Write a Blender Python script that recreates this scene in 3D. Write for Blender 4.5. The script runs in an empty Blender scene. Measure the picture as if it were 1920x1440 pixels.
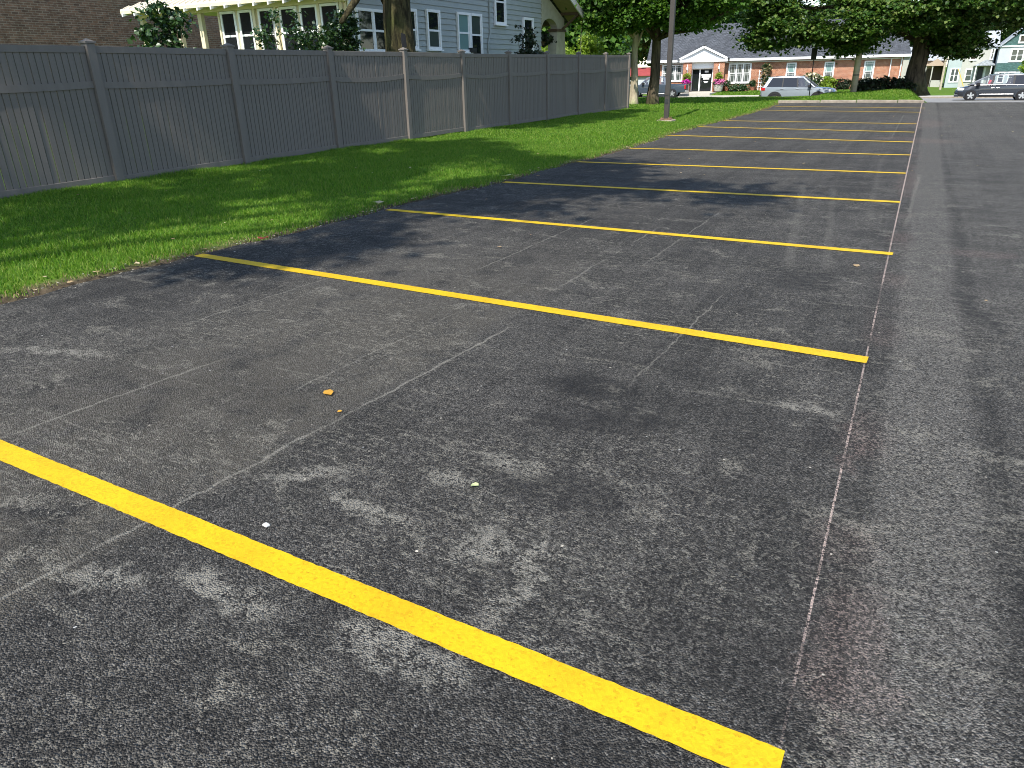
import bpy, math, random
import numpy as np
from mathutils import Vector, Matrix
R = math.radians
random.seed(7)
RNG = np.random.default_rng(11)
SC = bpy.context.scene
COL = SC.collection

# ------------------------------------------------------------------ camera
def cam_basis(p, r, y):
    cy, sy = math.cos(y), math.sin(y)
    fwd = Vector((-sy*math.cos(p), cy*math.cos(p), -math.sin(p)))
    right = Vector((cy, sy, 0)); up = right.cross(fwd)
    return (math.cos(r)*right + math.sin(r)*up, -math.sin(r)*right + math.cos(r)*up, fwd)
cr, cu, cf = cam_basis(0.4058, -0.0228, 0.4972)
cam_data = bpy.data.cameras.new("camera")
cam = bpy.data.objects.new("camera", cam_data); COL.objects.link(cam)
M = Matrix((cr, cu, -cf)).transposed().to_4x4(); M.translation = (0.0317, -1.2748, 1.4414)
cam.matrix_world = M
cam_data.sensor_width = 36.0; cam_data.lens = 1351.3*36/1920
cam_data.clip_start = 0.05; cam_data.clip_end = 3000
SC.camera = cam

# ------------------------------------------------------------------ light
SUN_EL, SUN_AZ = 50.0, 5.5          # light travels towards +y, turned a little to -x
lx, ly = -math.sin(R(SUN_AZ)), math.cos(R(SUN_AZ))
Ldir = Vector((lx*math.cos(R(SUN_EL)), ly*math.cos(R(SUN_EL)), -math.sin(R(SUN_EL))))
world = bpy.data.worlds.new("World"); SC.world = world; world.use_nodes = True
wn = world.node_tree; bg = wn.nodes["Background"]
sky = wn.nodes.new("ShaderNodeTexSky"); sky.sky_type = 'NISHITA'; sky.sun_disc = False
sky.sun_elevation = R(SUN_EL)
sky.sun_rotation = math.atan2(-lx, -ly)     # clockwise from +y, towards the sun
sky.air_density = 1.0; sky.dust_density = 0.6
wn.links.new(sky.outputs[0], bg.inputs[0]); bg.inputs[1].default_value = 0.15
sd = bpy.data.lights.new("sun", 'SUN'); sd.energy = 3.9; sd.angle = R(0.53); sd.color = (1.0, 0.955, 0.88)
so = bpy.data.objects.new("sun", sd); COL.objects.link(so)
so.rotation_euler = Ldir.to_track_quat('-Z', 'Y').to_euler(); so.location = (0, -10, 30)
SC.view_settings.view_transform = 'Standard'; SC.view_settings.look = 'None'
SC.view_settings.gamma = 1.0; SC.view_settings.exposure = 0.95
SC.view_settings.use_curve_mapping = False
SC.cycles.filter_width = 1.0

# ------------------------------------------------------------------ node helpers
class NT:
    def __init__(s, name):
        s.m = bpy.data.materials.new(name); s.m.use_nodes = True
        s.t = s.m.node_tree; s.b = s.t.nodes["Principled BSDF"]; s.out = s.t.nodes["Material Output"]
    def n(s, typ, ins=None, **props):
        x = s.t.nodes.new(typ)
        for k, v in props.items(): setattr(x, k, v)
        if ins:
            for k, v in ins.items(): s.put(x.inputs[k], v)
        return x
    def put(s, sock, v):
        if isinstance(v, bpy.types.NodeSocket): s.t.links.new(v, sock)
        elif isinstance(v, (tuple, list)) and len(v) == 3 and sock.type == 'RGBA': sock.default_value = (*v, 1)
        else: sock.default_value = v
    def math(s, op, a, b=0.0, c=0.0, clamp=False):
        x = s.n("ShaderNodeMath", {0: a, 1: b, 2: c}, operation=op); x.use_clamp = clamp; return x.outputs[0]
    def ramp(s, f, stops, interp='LINEAR'):
        x = s.n("ShaderNodeValToRGB", {0: f}); cr_ = x.color_ramp; cr_.interpolation = interp
        while len(cr_.elements) < len(stops): cr_.elements.new(0.5)
        for e, (p, c) in zip(cr_.elements, stops):
            e.position = p; e.color = (*c, 1) if len(c) == 3 else c
        return x.outputs[0]
    def smooth(s, v, a, b):
        x = s.n("ShaderNodeMapRange", {0: v, 1: a, 2: b, 3: 0.0, 4: 1.0}, interpolation_type='SMOOTHSTEP'); return x.outputs[0]
    def noise(s, vec, scale, detail=3.0, rough=0.55, dist=0.0):
        return s.n("ShaderNodeTexNoise", {"Vector": vec, "Scale": scale, "Detail": detail, "Roughness": rough, "Distortion": dist}).outputs[0]
    def vor(s, vec, scale, feature='F1'):
        return s.n("ShaderNodeTexVoronoi", {"Vector": vec, "Scale": scale}, feature=feature)
    def mix(s, f, a, b, blend='MIX'):
        x = s.n("ShaderNodeMix", data_type='RGBA', blend_type=blend)
        s.put(x.inputs[0], f); s.put(x.inputs[6], a); s.put(x.inputs[7], b); return x.outputs[2]
    def coord(s): return s.n("ShaderNodeTexCoord").outputs["Object"]
    def scaled(s, v, sx, sy, sz, loc=(0, 0, 0), rz=0.0):
        return s.n("ShaderNodeMapping", {"Vector": v, "Scale": (sx, sy, sz), "Location": loc, "Rotation": (0, 0, rz)}).outputs[0]
    def bump(s, h, strength, dist=0.01):
        x = s.n("ShaderNodeBump", {"Height": h, "Strength": strength, "Distance": dist}); s.t.links.new(x.outputs[0], s.b.inputs["Normal"])
    def done(s, base=None, rough=None, spec=None, metal=None):
        if base is not None: s.put(s.b.inputs["Base Color"], base)
        if rough is not None: s.put(s.b.inputs["Roughness"], rough)
        if spec is not None: s.put(s.b.inputs["Specular IOR Level"], spec)
        if metal is not None: s.put(s.b.inputs["Metallic"], metal)
        return s.m

def plain(name, c, rough=0.6, spec=0.4, metal=0.0, var=0.12, scale=6.0, bump=0.0):
    t = NT(name); v = t.coord(); n = t.noise(v, scale, 4)
    lo = tuple(x*(1-var) for x in c); hi = tuple(min(1, x*(1+var)) for x in c)
    if bump: t.bump(t.noise(v, scale*12, 3), bump, 0.004)
    return t.done(t.ramp(n, [(0.3, lo), (0.7, hi)]), rough, spec, metal)

def foliage(name, cols, trans=0.35, rough=0.5, spec=0.25):
    t = NT(name); isl = t.n("ShaderNodeNewGeometry").outputs["Random Per Island"]
    k = len(cols); c = t.ramp(isl, [(i/(k-1) if k > 1 else 0, x) for i, x in enumerate(cols)])
    t.done(c, rough, spec)
    tr = t.n("ShaderNodeBsdfTranslucent"); tc = t.mix(1.0, c, (1.25, 1.35, 0.55), 'MULTIPLY'); t.put(tr.inputs[0], tc)
    mx = t.n("ShaderNodeMixShader", {0: trans}); t.t.links.new(t.b.outputs[0], mx.inputs[1]); t.t.links.new(tr.outputs[0], mx.inputs[2])
    t.t.links.new(mx.outputs[0], t.out.inputs[0]); return t.m

# ------------------------------------------------------------------ materials
def mat_asphalt():
    t = NT("asphalt"); v = t.coord()
    sx = t.n("ShaderNodeSeparateXYZ", {0: v}); X, Y = sx.outputs[0], sx.outputs[1]
    MUL = lambda a, b: t.math('MULTIPLY', a, b)
    ADD = lambda a, b: t.math('ADD', a, b)
    SUB = lambda a, b: t.math('SUBTRACT', a, b)
    MAX = lambda a, b: t.math('MAXIMUM', a, b)
    wv = t.n("ShaderNodeTexNoise", {"Vector": v, "Scale": 5.0, "Detail": 4.0, "Roughness": .7}).outputs[1]
    ws = t.n("ShaderNodeSeparateColor", {0: wv}); w0, w1 = SUB(ws.outputs[0], .5), SUB(ws.outputs[1], .5)
    Xw = ADD(X, MUL(SUB(t.noise(v, 1.3, 2), .5), .10))
    # stones in a black binder: every cell has a random value
    a1 = t.vor(v, 185); a2 = t.vor(v, 118)
    g1 = t.n("ShaderNodeSeparateColor", {0: a1.outputs["Color"]}).outputs[0]; g2 = t.n("ShaderNodeSeparateColor", {0: a2.outputs["Color"]}).outputs[1]
    fine = t.noise(v, 330, 2, .7)
    grain = ADD(ADD(MUL(g1, .5), MUL(g2, .32)), MUL(fine, .36))            # about 0.25 .. 1.05
    round_ = SUB(1.0, MUL(a1.outputs["Distance"], 75.0))
    # tone fields: along the stalls, across them, and large clouds
    big = t.noise(t.scaled(v, 1.0, .55, 1), .55, 5, .62, .6)
    mid = t.noise(v, 3.1, 5, .68, .3)
    long_ = t.noise(t.scaled(v, 4.2, .10, 1), 1.0, 5, .65)
    long2 = t.noise(t.scaled(v, 16, .25, 1, (2, 5, 0)), 1.0, 4, .65)
    cross = t.noise(t.scaled(v, .25, 2.6, 1, (3, 1, 0), .03), 1.0, 5, .68)
    tone = ADD(ADD(MUL(big, .30), MUL(mid, .22)), ADD(ADD(MUL(long_, .22), MUL(long2, .12)), MUL(cross, .22)))   # mean about .54
    dust = t.smooth(tone, .46, .62)
    # lane right of the chalk line is older and paler, with a darker wheel track
    lj = MUL(SUB(long_, .5), .22)
    pale = MUL(t.smooth(ADD(X, MUL(lj, .35)), .07, .15), t.smooth(ADD(X, MUL(lj, .6)), .52, .38))
    track = MUL(t.smooth(t.math('ABSOLUTE', SUB(ADD(X, MUL(lj, .5)), .50)), .10, .02), .8)
    right = t.smooth(ADD(Xw, lj), .0, .3)
    lanev = t.math('MAXIMUM', t.math('MINIMUM', SUB(ADD(MUL(pale, .75), MUL(right, .38)), MUL(track, .35)), 1.0), 0.0)
    left = MUL(MUL(t.smooth(ADD(Xw, MUL(w0, .12)), -2.02, -2.22), t.smooth(ADD(Xw, MUL(w1, .5)), -4.6, -3.1)), MUL(t.smooth(Y, 5.5, 2.2), t.smooth(mid, .30, .55)))      # trampled dust in the first two stalls
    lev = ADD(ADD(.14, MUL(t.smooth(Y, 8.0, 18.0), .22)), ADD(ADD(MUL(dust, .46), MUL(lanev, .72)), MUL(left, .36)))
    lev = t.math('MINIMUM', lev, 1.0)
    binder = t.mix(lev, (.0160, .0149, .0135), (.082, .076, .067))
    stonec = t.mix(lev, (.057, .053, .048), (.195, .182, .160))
    k = t.smooth(grain, .56, .86)
    c = t.mix(k, binder, stonec)
    spark = MUL(t.smooth(grain, .90, 1.0), .75); c = t.mix(spark, c, t.mix(lev, (.17, .165, .155), (.31, .30, .28)))
    pit = t.smooth(grain, .50, .34); c = t.mix(MUL(pit, .8), c, (.006, .006, .006))
    c = t.mix(MUL(left, .48), c, (.080, .070, .053))
    mott = t.noise(v, 34, 4, .75); brk = t.smooth(ADD(MUL(mott, .62), MUL(grain, .45)), .44, .66)
    near = ADD(MUL(t.smooth(Y, 14.0, 5.0), .7), .3)
    # short pale dashes across and along the stalls, flecks, chalky patches
    dcl = t.smooth(t.noise(v, .85, 3, .6), .44, .62); dcl2 = t.smooth(t.noise(t.scaled(v, 1, 1, 1, (9, 4, 0)), 1.1, 3, .6), .46, .62)
    dash = t.smooth(t.noise(t.scaled(v, 7, 42, 1, (1, 2, 0), .05), 1.0, 3, .7), .55, .60)
    dash2 = t.smooth(t.noise(t.scaled(v, 40, 6, 1, (4, 2, 0), .10), 1.0, 3, .7), .59, .65)
    fleck = t.smooth(t.noise(t.scaled(v, 1, 1.3, 1, (7, 7, 0)), 21, 5, .78), .538, .585)
    patch = t.smooth(t.noise(t.scaled(v, 1.7, 2.3, 1, (5.2, 1.7, 0), .35), 1.6, 7, .72, .4), .565, .63)
    band = t.smooth(t.noise(t.scaled(v, .7, 5.5, 1, (1.2, 6.7, 0), -.06), 1.5, 6, .72, .3), .58, .66)
    sc = MAX(MAX(MUL(dash, MUL(dcl, .9)), MUL(dash2, MUL(dcl2, .55))), MAX(MUL(fleck, MUL(MAX(dcl2, dcl), .8)), MAX(MUL(patch, .85), MUL(band, .75))))
    sc = MUL(MUL(sc, brk), near)
    c = t.mix(MUL(sc, .68), c, (.275, .255, .210))
    WX = ADD(X, MUL(w0, .42)); WY = ADD(Y, MUL(w1, .34))
    def blob(cx, cy, rx, ry, rot=0.0):
        rx *= 1.35; ry *= 1.35
        dx = SUB(WX, cx); dy = SUB(WY, cy); ca, sa = math.cos(rot), math.sin(rot)
        a = ADD(MUL(dx, ca/rx), MUL(dy, sa/rx)); b = ADD(MUL(dx, -sa/ry), MUL(dy, ca/ry))
        return t.smooth(ADD(MUL(a, a), MUL(b, b)), 1.0, .1)
    def blobs(L):
        acc = None
        for bl in L: b_ = blob(*bl); acc = b_ if acc is None else MAX(acc, b_)
        return acc
    acc = blobs([(-1.89, .52, .15, .06, .5), (-1.52, .43, .18, .05, -.2), (-1.62, -.13, .24, .05, .1), (-.98, -.08, .20, .08, .1), (-1.02, .46, .09, .11, .5), (-1.17, .93, .15, .05, -.3), (-.82, .38, .035, .22, .05), (-2.0, -.25, .12, .05, .3),
               (-1.35, .75, .09, .06, .2), (-4.2, .95, .35, .04, .3), (-.2, 2.0, .10, .05, .2)])
    ragged = t.smooth(ADD(MUL(t.noise(v, 13, 6, .8), 1.0), MUL(grain, .3)), .58, .72)
    c = t.mix(MUL(MUL(acc, ragged), .68), c, (.30, .28, .235))
    dk = blobs([(-1.22, 1.8, .22, .15, .2), (-.95, 1.55, .25, .13, .3), (-.95, .86, .22, .11, .1), (-1.1, 1.38, .2, .09, .2), (.55, 4.0, .06, .5, .25), (-.5, 4.3, .2, .3, 0)])
    c = t.mix(MUL(MUL(dk, ragged), .55), c, (.009, .009, .010))
    # long drag marks along the stalls; tyre scrubs further back
    lines = None
    for x0, y0, y1, w, kk, st in [(-2.10, -.6, 2.6, .012, .07, .9), (-2.10, 3.3, 6.0, .012, .0, .7), (-1.0, 1.9, 3.8, .008, .03, .8), (-2.9, 3.6, 6.2, .010, .01, .8), (-3.28, .1, 1.4, .012, .12, .8), (-3.9, 1.6, 3.2, .010, .06, .6), (-1.75, 4.2, 7.0, .012, .0, .6), (-2.5, 1.0, 2.6, .009, .05, .7),
                              (-.95, 4.6, 9.4, .06, -.11, .22), (-.62, 4.6, 9.4, .05, -.09, .18), (-.35, 7.0, 13.0, .05, -.03, .16), (.12, 6.5, 11.0, .03, .02, .4), (-2.2, 12, 26, .06, .02, .12), (-1.2, 14, 26, .05, -.01, .10), (-.45, 17, 26, .025, .0, .35)]:
        xx = SUB(SUB(ADD(X, MUL(w0, .08)), x0), MUL(SUB(Y, (y0+y1)/2), kk))
        l = MUL(MUL(t.smooth(t.math('ABSOLUTE', xx), w, w*.3), st), MUL(t.smooth(Y, y0-.05, y0+.2), t.smooth(Y, y1+.05, y1-.3)))
        lines = l if lines is None else MAX(lines, l)
    lines = MUL(MUL(lines, t.smooth(t.noise(v, 2.2, 4, .75), .34, .52)), t.smooth(mott, .3, .5))
    c = t.mix(MUL(lines, .62), c, (.30, .28, .235))
    # snapped chalk line at the stall ends, with faint pink overspray
    lw = ADD(.0034, MUL(MAX(Y, 0.0), .00042))
    ck = t.math('LESS_THAN', t.math('ABSOLUTE', ADD(ADD(X, .01), MUL(SUB(fine, .5), .005))), lw)
    ckb = MUL(t.smooth(t.noise(t.scaled(v, 0, 1, 0), 1.35, 3, .6), .38, .54), t.smooth(ADD(MUL(mott, .5), MUL(grain, .5)), .40, .62))
    ckb = MAX(ckb, MUL(t.smooth(Y, 3.0, 8.0), .75))
    spr = MUL(t.smooth(t.math('ABSOLUTE', SUB(X, .05)), .16, .01), t.smooth(t.noise(t.scaled(v, 1, 1.2, 0, (0, 3.1, 0)), .9, 3, .6), .46, .66))
    pk = MAX(blobs([(.68, 5.7, .26, .13, .15), (.28, 16.5, .6, .5, .0), (-.35, 17.1, .5, .4, .0), (.1, .45, .10, .28, .0), (.03, 1.75, .06, .3, 0), (.02, 10.0, .12, 1.2, 0), (.2, 22, .4, 1.5, 0)]), spr)
    c = t.mix(MUL(pk, ADD(.03, MUL(k, .30))), c, (.36, .245, .21))
    c = t.mix(MUL(MUL(ck, ckb), .75), c, (.60, .46, .395))
    v3 = t.vor(v, 5.5); cc = t.n("ShaderNodeSeparateColor", {0: v3.outputs["Color"]}).outputs[0]
    chip = MUL(t.math('LESS_THAN', v3.outputs["Distance"], .03), t.math('GREATER_THAN', cc, .6))
    c = t.mix(chip, c, (.42, .41, .38))
    t.bump(ADD(grain, MUL(round_, .15)), .65, .005)
    return t.done(c, .88, .22)

def mat_paint():
    t = NT("yellow_paint"); v = t.coord()
    a = t.vor(v, 120); g = t.n("ShaderNodeSeparateColor", {0: a.outputs["Color"]}).outputs[0]
    f = t.noise(v, 230, 2, .7); h = t.math('ADD', t.math('MULTIPLY', g, .6), t.math('MULTIPLY', f, .5))
    c = t.ramp(h, [(.14, (.10, .065, .004)), (.20, (.42, .25, .0)), (.36, (.52, .335, .001)), (.8, (.575, .385, .002))])
    big = t.noise(v, 2.2, 4, .6); c = t.mix(t.smooth(big, .4, .7), c, t.mix(1.0, c, (.90, .84, 1.0), 'MULTIPLY'))
    t.bump(h, .5, .004); return t.done(c, .62, .35)

def mat_ground():
    t = NT("lawn_soil"); v = t.coord(); sx = t.n("ShaderNodeSeparateXYZ", {0: v})
    n1 = t.noise(v, .9, 5, .6); n2 = t.noise(v, 14, 4, .7)
    g = t.ramp(t.math('ADD', t.math('MULTIPLY', n1, .5), t.math('MULTIPLY', n2, .5)), [(.3, (.040, .080, .008)), (.5, (.075, .135, .013)), (.72, (.120, .185, .022))])
    soil = t.ramp(n2, [(.3, (.035, .026, .017)), (.7, (.11, .085, .055))])
    yn = t.math('DIVIDE', t.math('ADD', sx.outputs[1], 9.0), 45.0)
    ex = t.ramp(yn, [((y+9)/45, (x+6, x+6, x+6)) for y, x in [(-9, -5.62), (1.39, -5.59), (3.04, -5.51), (5.66, -5.37), (8.23, -5.20), (10.89, -5.14), (13.39, -5.08), (16.93, -5.26), (22.57, -5.20), (29.45, -5.25), (33.6, -5.47), (35.3, -5.75)]])
    e = t.math('SUBTRACT', t.math('ADD', sx.outputs[0], 6.0), ex)
    e = t.math('ADD', e, t.math('MULTIPLY', t.math('SUBTRACT', t.noise(v, 4.0, 4, .7), .5), .35))
    m = t.math('MULTIPLY', t.smooth(e, -.30, -.10), t.smooth(sx.outputs[1], 35.5, 34.5))
    t.bump(n2, .6, .03); return t.done(t.mix(m, g, soil), .95, .1)

def mat_brick(name, c1, c2, mortar, w, h, ms=.012, vert='Z', hor='Y', bump=.5):
    t = NT(name); v = t.coord(); s = t.n("ShaderNodeSeparateXYZ", {0: v})
    cmb = t.n("ShaderNodeCombineXYZ", {0: s.outputs['XYZ'.index(hor)], 1: s.outputs['XYZ'.index(vert)], 2: 0.0}).outputs[0]
    b = t.n("ShaderNodeTexBrick", {"Vector": cmb, "Color1": c1, "Color2": c2, "Mortar": mortar, "Scale": 1.0, "Mortar Size": ms, "Mortar Smooth": .15, "Bias": -.1, "Brick Width": w, "Row Height": h})
    n = t.noise(v, 3.0, 5, .65); n2 = t.noise(cmb, 0.35, 3); n3 = t.noise(t.scaled(cmb, 1/w, 1/h, 1), 1.0, 1)
    c = t.mix(t.smooth(n, .3, .75), b.outputs[0], t.mix(1.0, b.outputs[0], (.62, .58, .55), 'MULTIPLY'))
    c = t.mix(t.math('MULTIPLY', t.smooth(n3, .56, .70), .6), c, (c1[0]*.35, c1[1]*.35, c1[2]*.38))
    c = t.mix(t.math('MULTIPLY', t.smooth(n2, .5, .7), .4), c, t.mix(1.0, c, (.8, .95, .85), 'MULTIPLY'))
    t.bump(b.outputs[1], -bump, .01); return t.done(c, .9, .15)

def mat_shingle(name, c1, c2):
    t = NT(name); v = t.coord(); s = t.n("ShaderNodeSeparateXYZ", {0: v})
    cmb = t.n("ShaderNodeCombineXYZ", {0: s.outputs[0], 1: s.outputs[2], 2: 0.0}).outputs[0]
    b = t.n("ShaderNodeTexBrick", {"Vector": cmb, "Color1": c1, "Color2": c2, "Mortar": tuple(x*.45 for x in c1), "Scale": 1.0, "Mortar Size": .012, "Brick Width": .34, "Row Height": .095})
    n = t.noise(t.scaled(v, 1.2, 1, 5), 2.5, 4, .7)
    c = t.mix(t.smooth(n, .42, .66), b.outputs[0], t.mix(1.0, b.outputs[0], (1.7, 1.7, 1.75), 'MULTIPLY'))
    t.bump(n, .4, .02); return t.done(c, .95, .08)

def mat_bark(name, c1, c2, sc=5.0):
    t = NT(name); v = t.coord(); vs = t.scaled(v, 1, 1, .18)
    n = t.noise(vs, sc, 5, .65, .6); n2 = t.noise(v, .9, 3)
    c = t.ramp(n, [(.35, c1), (.62, c2)]); c = t.mix(t.smooth(n2, .45, .65), c, t.mix(1.0, c, (.85, 1.05, .75), 'MULTIPLY'))
    t.bump(n, 1.0, .12); return t.done(c, .95, .1)

def mat_vinyl():
    t = NT("grey_vinyl"); v = t.coord(); n = t.noise(t.scaled(v, 1, 1, .15), 9, 4, .6)
    sx = t.n("ShaderNodeSeparateXYZ", {0: v}); low = t.smooth(t.noise(v, 2.5, 4), .5, .75)
    c = t.ramp(n, [(.3, (.134, .117, .102)), (.7, (.158, .139, .122))]); c = t.mix(t.math('MULTIPLY', low, .25), c, (.172, .152, .128))
    return t.done(c, .65, .18)

def mat_glass(name, c=(.012, .014, .016), rough=.03):
    t = NT(name); v = t.coord(); t.bump(t.noise(v, 1.4, 2), .05, .05)
    return t.done(c, rough, .55)

def mat_clear(name, tint, alpha):
    t = NT(name); g = t.n("ShaderNodeBsdfGlossy", {"Roughness": .03}); tr = t.n("ShaderNodeBsdfTransparent", {0: tint})
    fr = t.n("ShaderNodeFresnel", {0: 1.5}); f = t.math('ADD', fr.outputs[0], alpha, clamp=True)
    mx = t.n("ShaderNodeMixShader", {0: f}); t.t.links.new(tr.outputs[0], mx.inputs[1]); t.t.links.new(g.outputs[0], mx.inputs[2])
    t.t.links.new(mx.outputs[0], t.out.inputs[0]); return t.m

def mat_carpaint(name, c, flake=.3):
    t = NT(name); n = t.noise(t.coord(), 5, 2); t.put(t.b.inputs["Coat Weight"], .8); t.put(t.b.inputs["Coat Roughness"], .06)
    return t.done(t.ramp(n, [(.3, tuple(x*.94 for x in c)), (.7, c)]), .38, .5, flake)

MT = dict(
    asphalt=mat_asphalt(), paint=mat_paint(), ground=mat_ground(), vinyl=mat_vinyl(),
    road=plain("road_asphalt", (.21, .205, .195), .9, .2, 0, .18, 1.2, .3), walk=plain("concrete_walk", (.42, .39, .34), .9, .2, 0, .12, 2.0, .2),
    kerb=plain("kerb_concrete", (.25, .215, .17), .9, .2, 0, .25, 5.0, .5),
    grass=foliage("grass_blade", [(.046, .115, .010), (.070, .168, .013), (.105, .222, .018), (.150, .26, .026), (.24, .29, .07)], .38, .5, .18),
    drygrass=foliage("dry_grass_blade", [(.10, .12, .03), (.22, .17, .07), (.30, .23, .11), (.09, .13, .02)], .2),
    maple=foliage("maple_leaf", [(.018, .048, .010), (.034, .084, .013), (.060, .122, .020), (.105, .172, .034), (.160, .195, .062)], .3, .45, .25),
    maple2=foliage("linden_leaf", [(.022, .058, .010), (.040, .100, .014), (.068, .148, .021), (.12, .195, .032)], .36, .5, .18),
    far=foliage("background_leaf", [(.022, .055, .014), (.036, .090, .016), (.058, .120, .022), (.085, .150, .032)], .32),
    lime=foliage("lime_leaf", [(.13, .22, .02), (.20, .30, .03), (.28, .36, .05)], .4),
    shrub=foliage("shrub_leaf", [(.012, .035, .010), (.022, .055, .016), (.036, .075, .024), (.055, .095, .035)], .2, .35, .45),
    darkshrub=foliage("dark_shrub_leaf", [(.010, .020, .010), (.018, .034, .014), (.030, .045, .020), (.035, .022, .022)], .15),
    magenta=foliage("magenta_petal", [(.55, .03, .42), (.70, .06, .55), (.50, .02, .35)], .3),
    pinkfl=foliage("pink_petal", [(.62, .14, .40), (.70, .22, .48), (.50, .10, .30)], .3),
    whitefl=foliage("white_petal", [(.75, .72, .62), (.70, .60, .45), (.62, .62, .56)], .3),
    yellowfl=foliage("yellow_petal", [(.55, .55, .08), (.35, .45, .06), (.65, .62, .2)], .3),
    redfl=foliage("red_petal", [(.40, .03, .03), (.30, .05, .05)], .3),
    bark=mat_bark("bark", (.030, .024, .017), (.115, .090, .060)), barkpale=mat_bark("pale_bark", (.22, .18, .125), (.42, .355, .26), 4.0),
    barkmoss=mat_bark("mossy_bark", (.014, .012, .008), (.085, .072, .036), 9.0),
    brickbrown=mat_brick("brown_brick", (.20, .118, .082), (.105, .070, .054), (.23, .195, .16), .26, .082, .012),
    brickred=mat_brick("red_brick", (.46, .165, .078), (.34, .12, .065), (.46, .36, .28), .20, .075, .011, 'Z', 'X'),
    shingle=mat_shingle("grey_shingle", (.052, .056, .062), (.072, .077, .084)), greyroof=mat_shingle("pale_roof_sheet", (.30, .32, .34), (.33, .35, .37)),
    siding=plain("blue_grey_siding", (.33, .355, .34), .6, .3, 0, .05, 3.0, .05), white=plain("white_trim", (.78, .78, .77), .5, .4, 0, .04),
    cream=plain("cream_paint", (.66, .58, .40), .6, .3, 0, .06), creamroof=plain("cream_metal_roof", (.72, .66, .55), .45, .4, 0, .05),
    stucco=plain("tan_stucco", (.36, .34, .25), .9, .15, 0, .10, 4.0, .3), brown=plain("brown_timber", (.090, .062, .035), .7, .3, 0, .15),
    soffit=plain("olive_soffit", (.24, .21, .11), .8, .2, 0, .1), fascia=plain("grey_fascia", (.62, .63, .64), .5, .4, 0, .05),
    glass=mat_glass("window_glass"), curtain=mat_glass("curtained_glass", (.16, .26, .25), .12), blind=mat_glass("blind_behind_glass", (.055, .07, .065), .1),
    bronze=plain("bronze_pole", (.060, .052, .046), .45, .45, .3, .1), rust=plain("rusty_plate", (.20, .12, .075), .8, .3, .2, .3, 12), conc=plain("footing_concrete", (.27, .22, .165), .9, .2, 0, .2, 9, .4),
    wood=plain("weathered_pole_wood", (.42, .36, .27), .9, .15, 0, .2, 4.0, .4), dark=plain("dark_metal", (.03, .032, .034), .5, .4, .2), black=plain("black_rubber", (.014, .014, .015), .8, .3, 0, .2),
    blackpl=plain("black_cladding", (.022, .022, .024), .6, .35), alloy=plain("alloy_wheel", (.62, .62, .63), .3, .5, .8, .05), darkalloy=plain("dark_alloy", (.05, .05, .055), .4, .5, .6),
    silver=mat_carpaint("silver_blue_paint", (.30, .34, .385), .35), navy=mat_carpaint("dark_blue_paint", (.030, .036, .047), .3), truckblue=mat_carpaint("slate_blue_paint", (.050, .070, .095), .3),
    chrome=plain("chrome_strip", (.72, .72, .73), .18, .6, .9, .03), lamp=plain("headlamp_lens", (.75, .76, .74), .1, .6, .1, .05), redlamp=plain("tail_lamp_lens", (.42, .015, .02), .15, .6),
    tint=mat_glass("tinted_glass", (.010, .013, .018), .02), clear=mat_clear("car_glass", (.82, .87, .86), .10), cabin=plain("cabin_trim", (.045, .043, .042), .8, .2),
    skin=plain("skin", (.16, .085, .055), .6, .3), hair=plain("hair", (.012, .010, .009), .5, .4), redcloth=plain("red_cloth", (.62, .05, .06), .8, .2, 0, .15),
    mint=plain("pale_mint_siding", (.34, .40, .39), .7, .25, 0, .05, 1.2), whitesid=plain("white_siding", (.42, .44, .46), .7, .25, 0, .05, 1.2), paleyel=plain("pale_yellow_siding", (.40, .40, .35), .7, .25, 0, .05),
    peach=plain("peach_siding", (.40, .31, .23), .7, .25, 0, .08), greensh=mat_shingle("green_shingle", (.055, .105, .10), (.075, .135, .125)), redroof=plain("red_roof", (.30, .06, .06), .7, .3, 0, .15, 2),
    terracotta=plain("terracotta", (.34, .13, .08), .8, .2, 0, .2), basket=plain("pale_stone_planter", (.42, .40, .34), .9, .2, 0, .25, 14, .4),
    leafor=foliage("orange_leaf", [(.55, .26, .03), (.60, .33, .05)], .2), leafdry=foliage("dry_leaf", [(.30, .18, .09), (.42, .30, .16), (.50, .42, .26), (.22, .12, .06)], .2), leafgreen=foliage("pale_green_leaf", [(.45, .52, .22), (.52, .56, .30)], .2), leafred=foliage("red_brown_leaf", [(.24, .035, .018), (.30, .06, .03)], .2),
    chip=plain("white_chip", (.55, .54, .51), .7, .3), stone=plain("pale_stone", (.36, .33, .28), .9, .2, 0, .3, 20),
)

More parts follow.
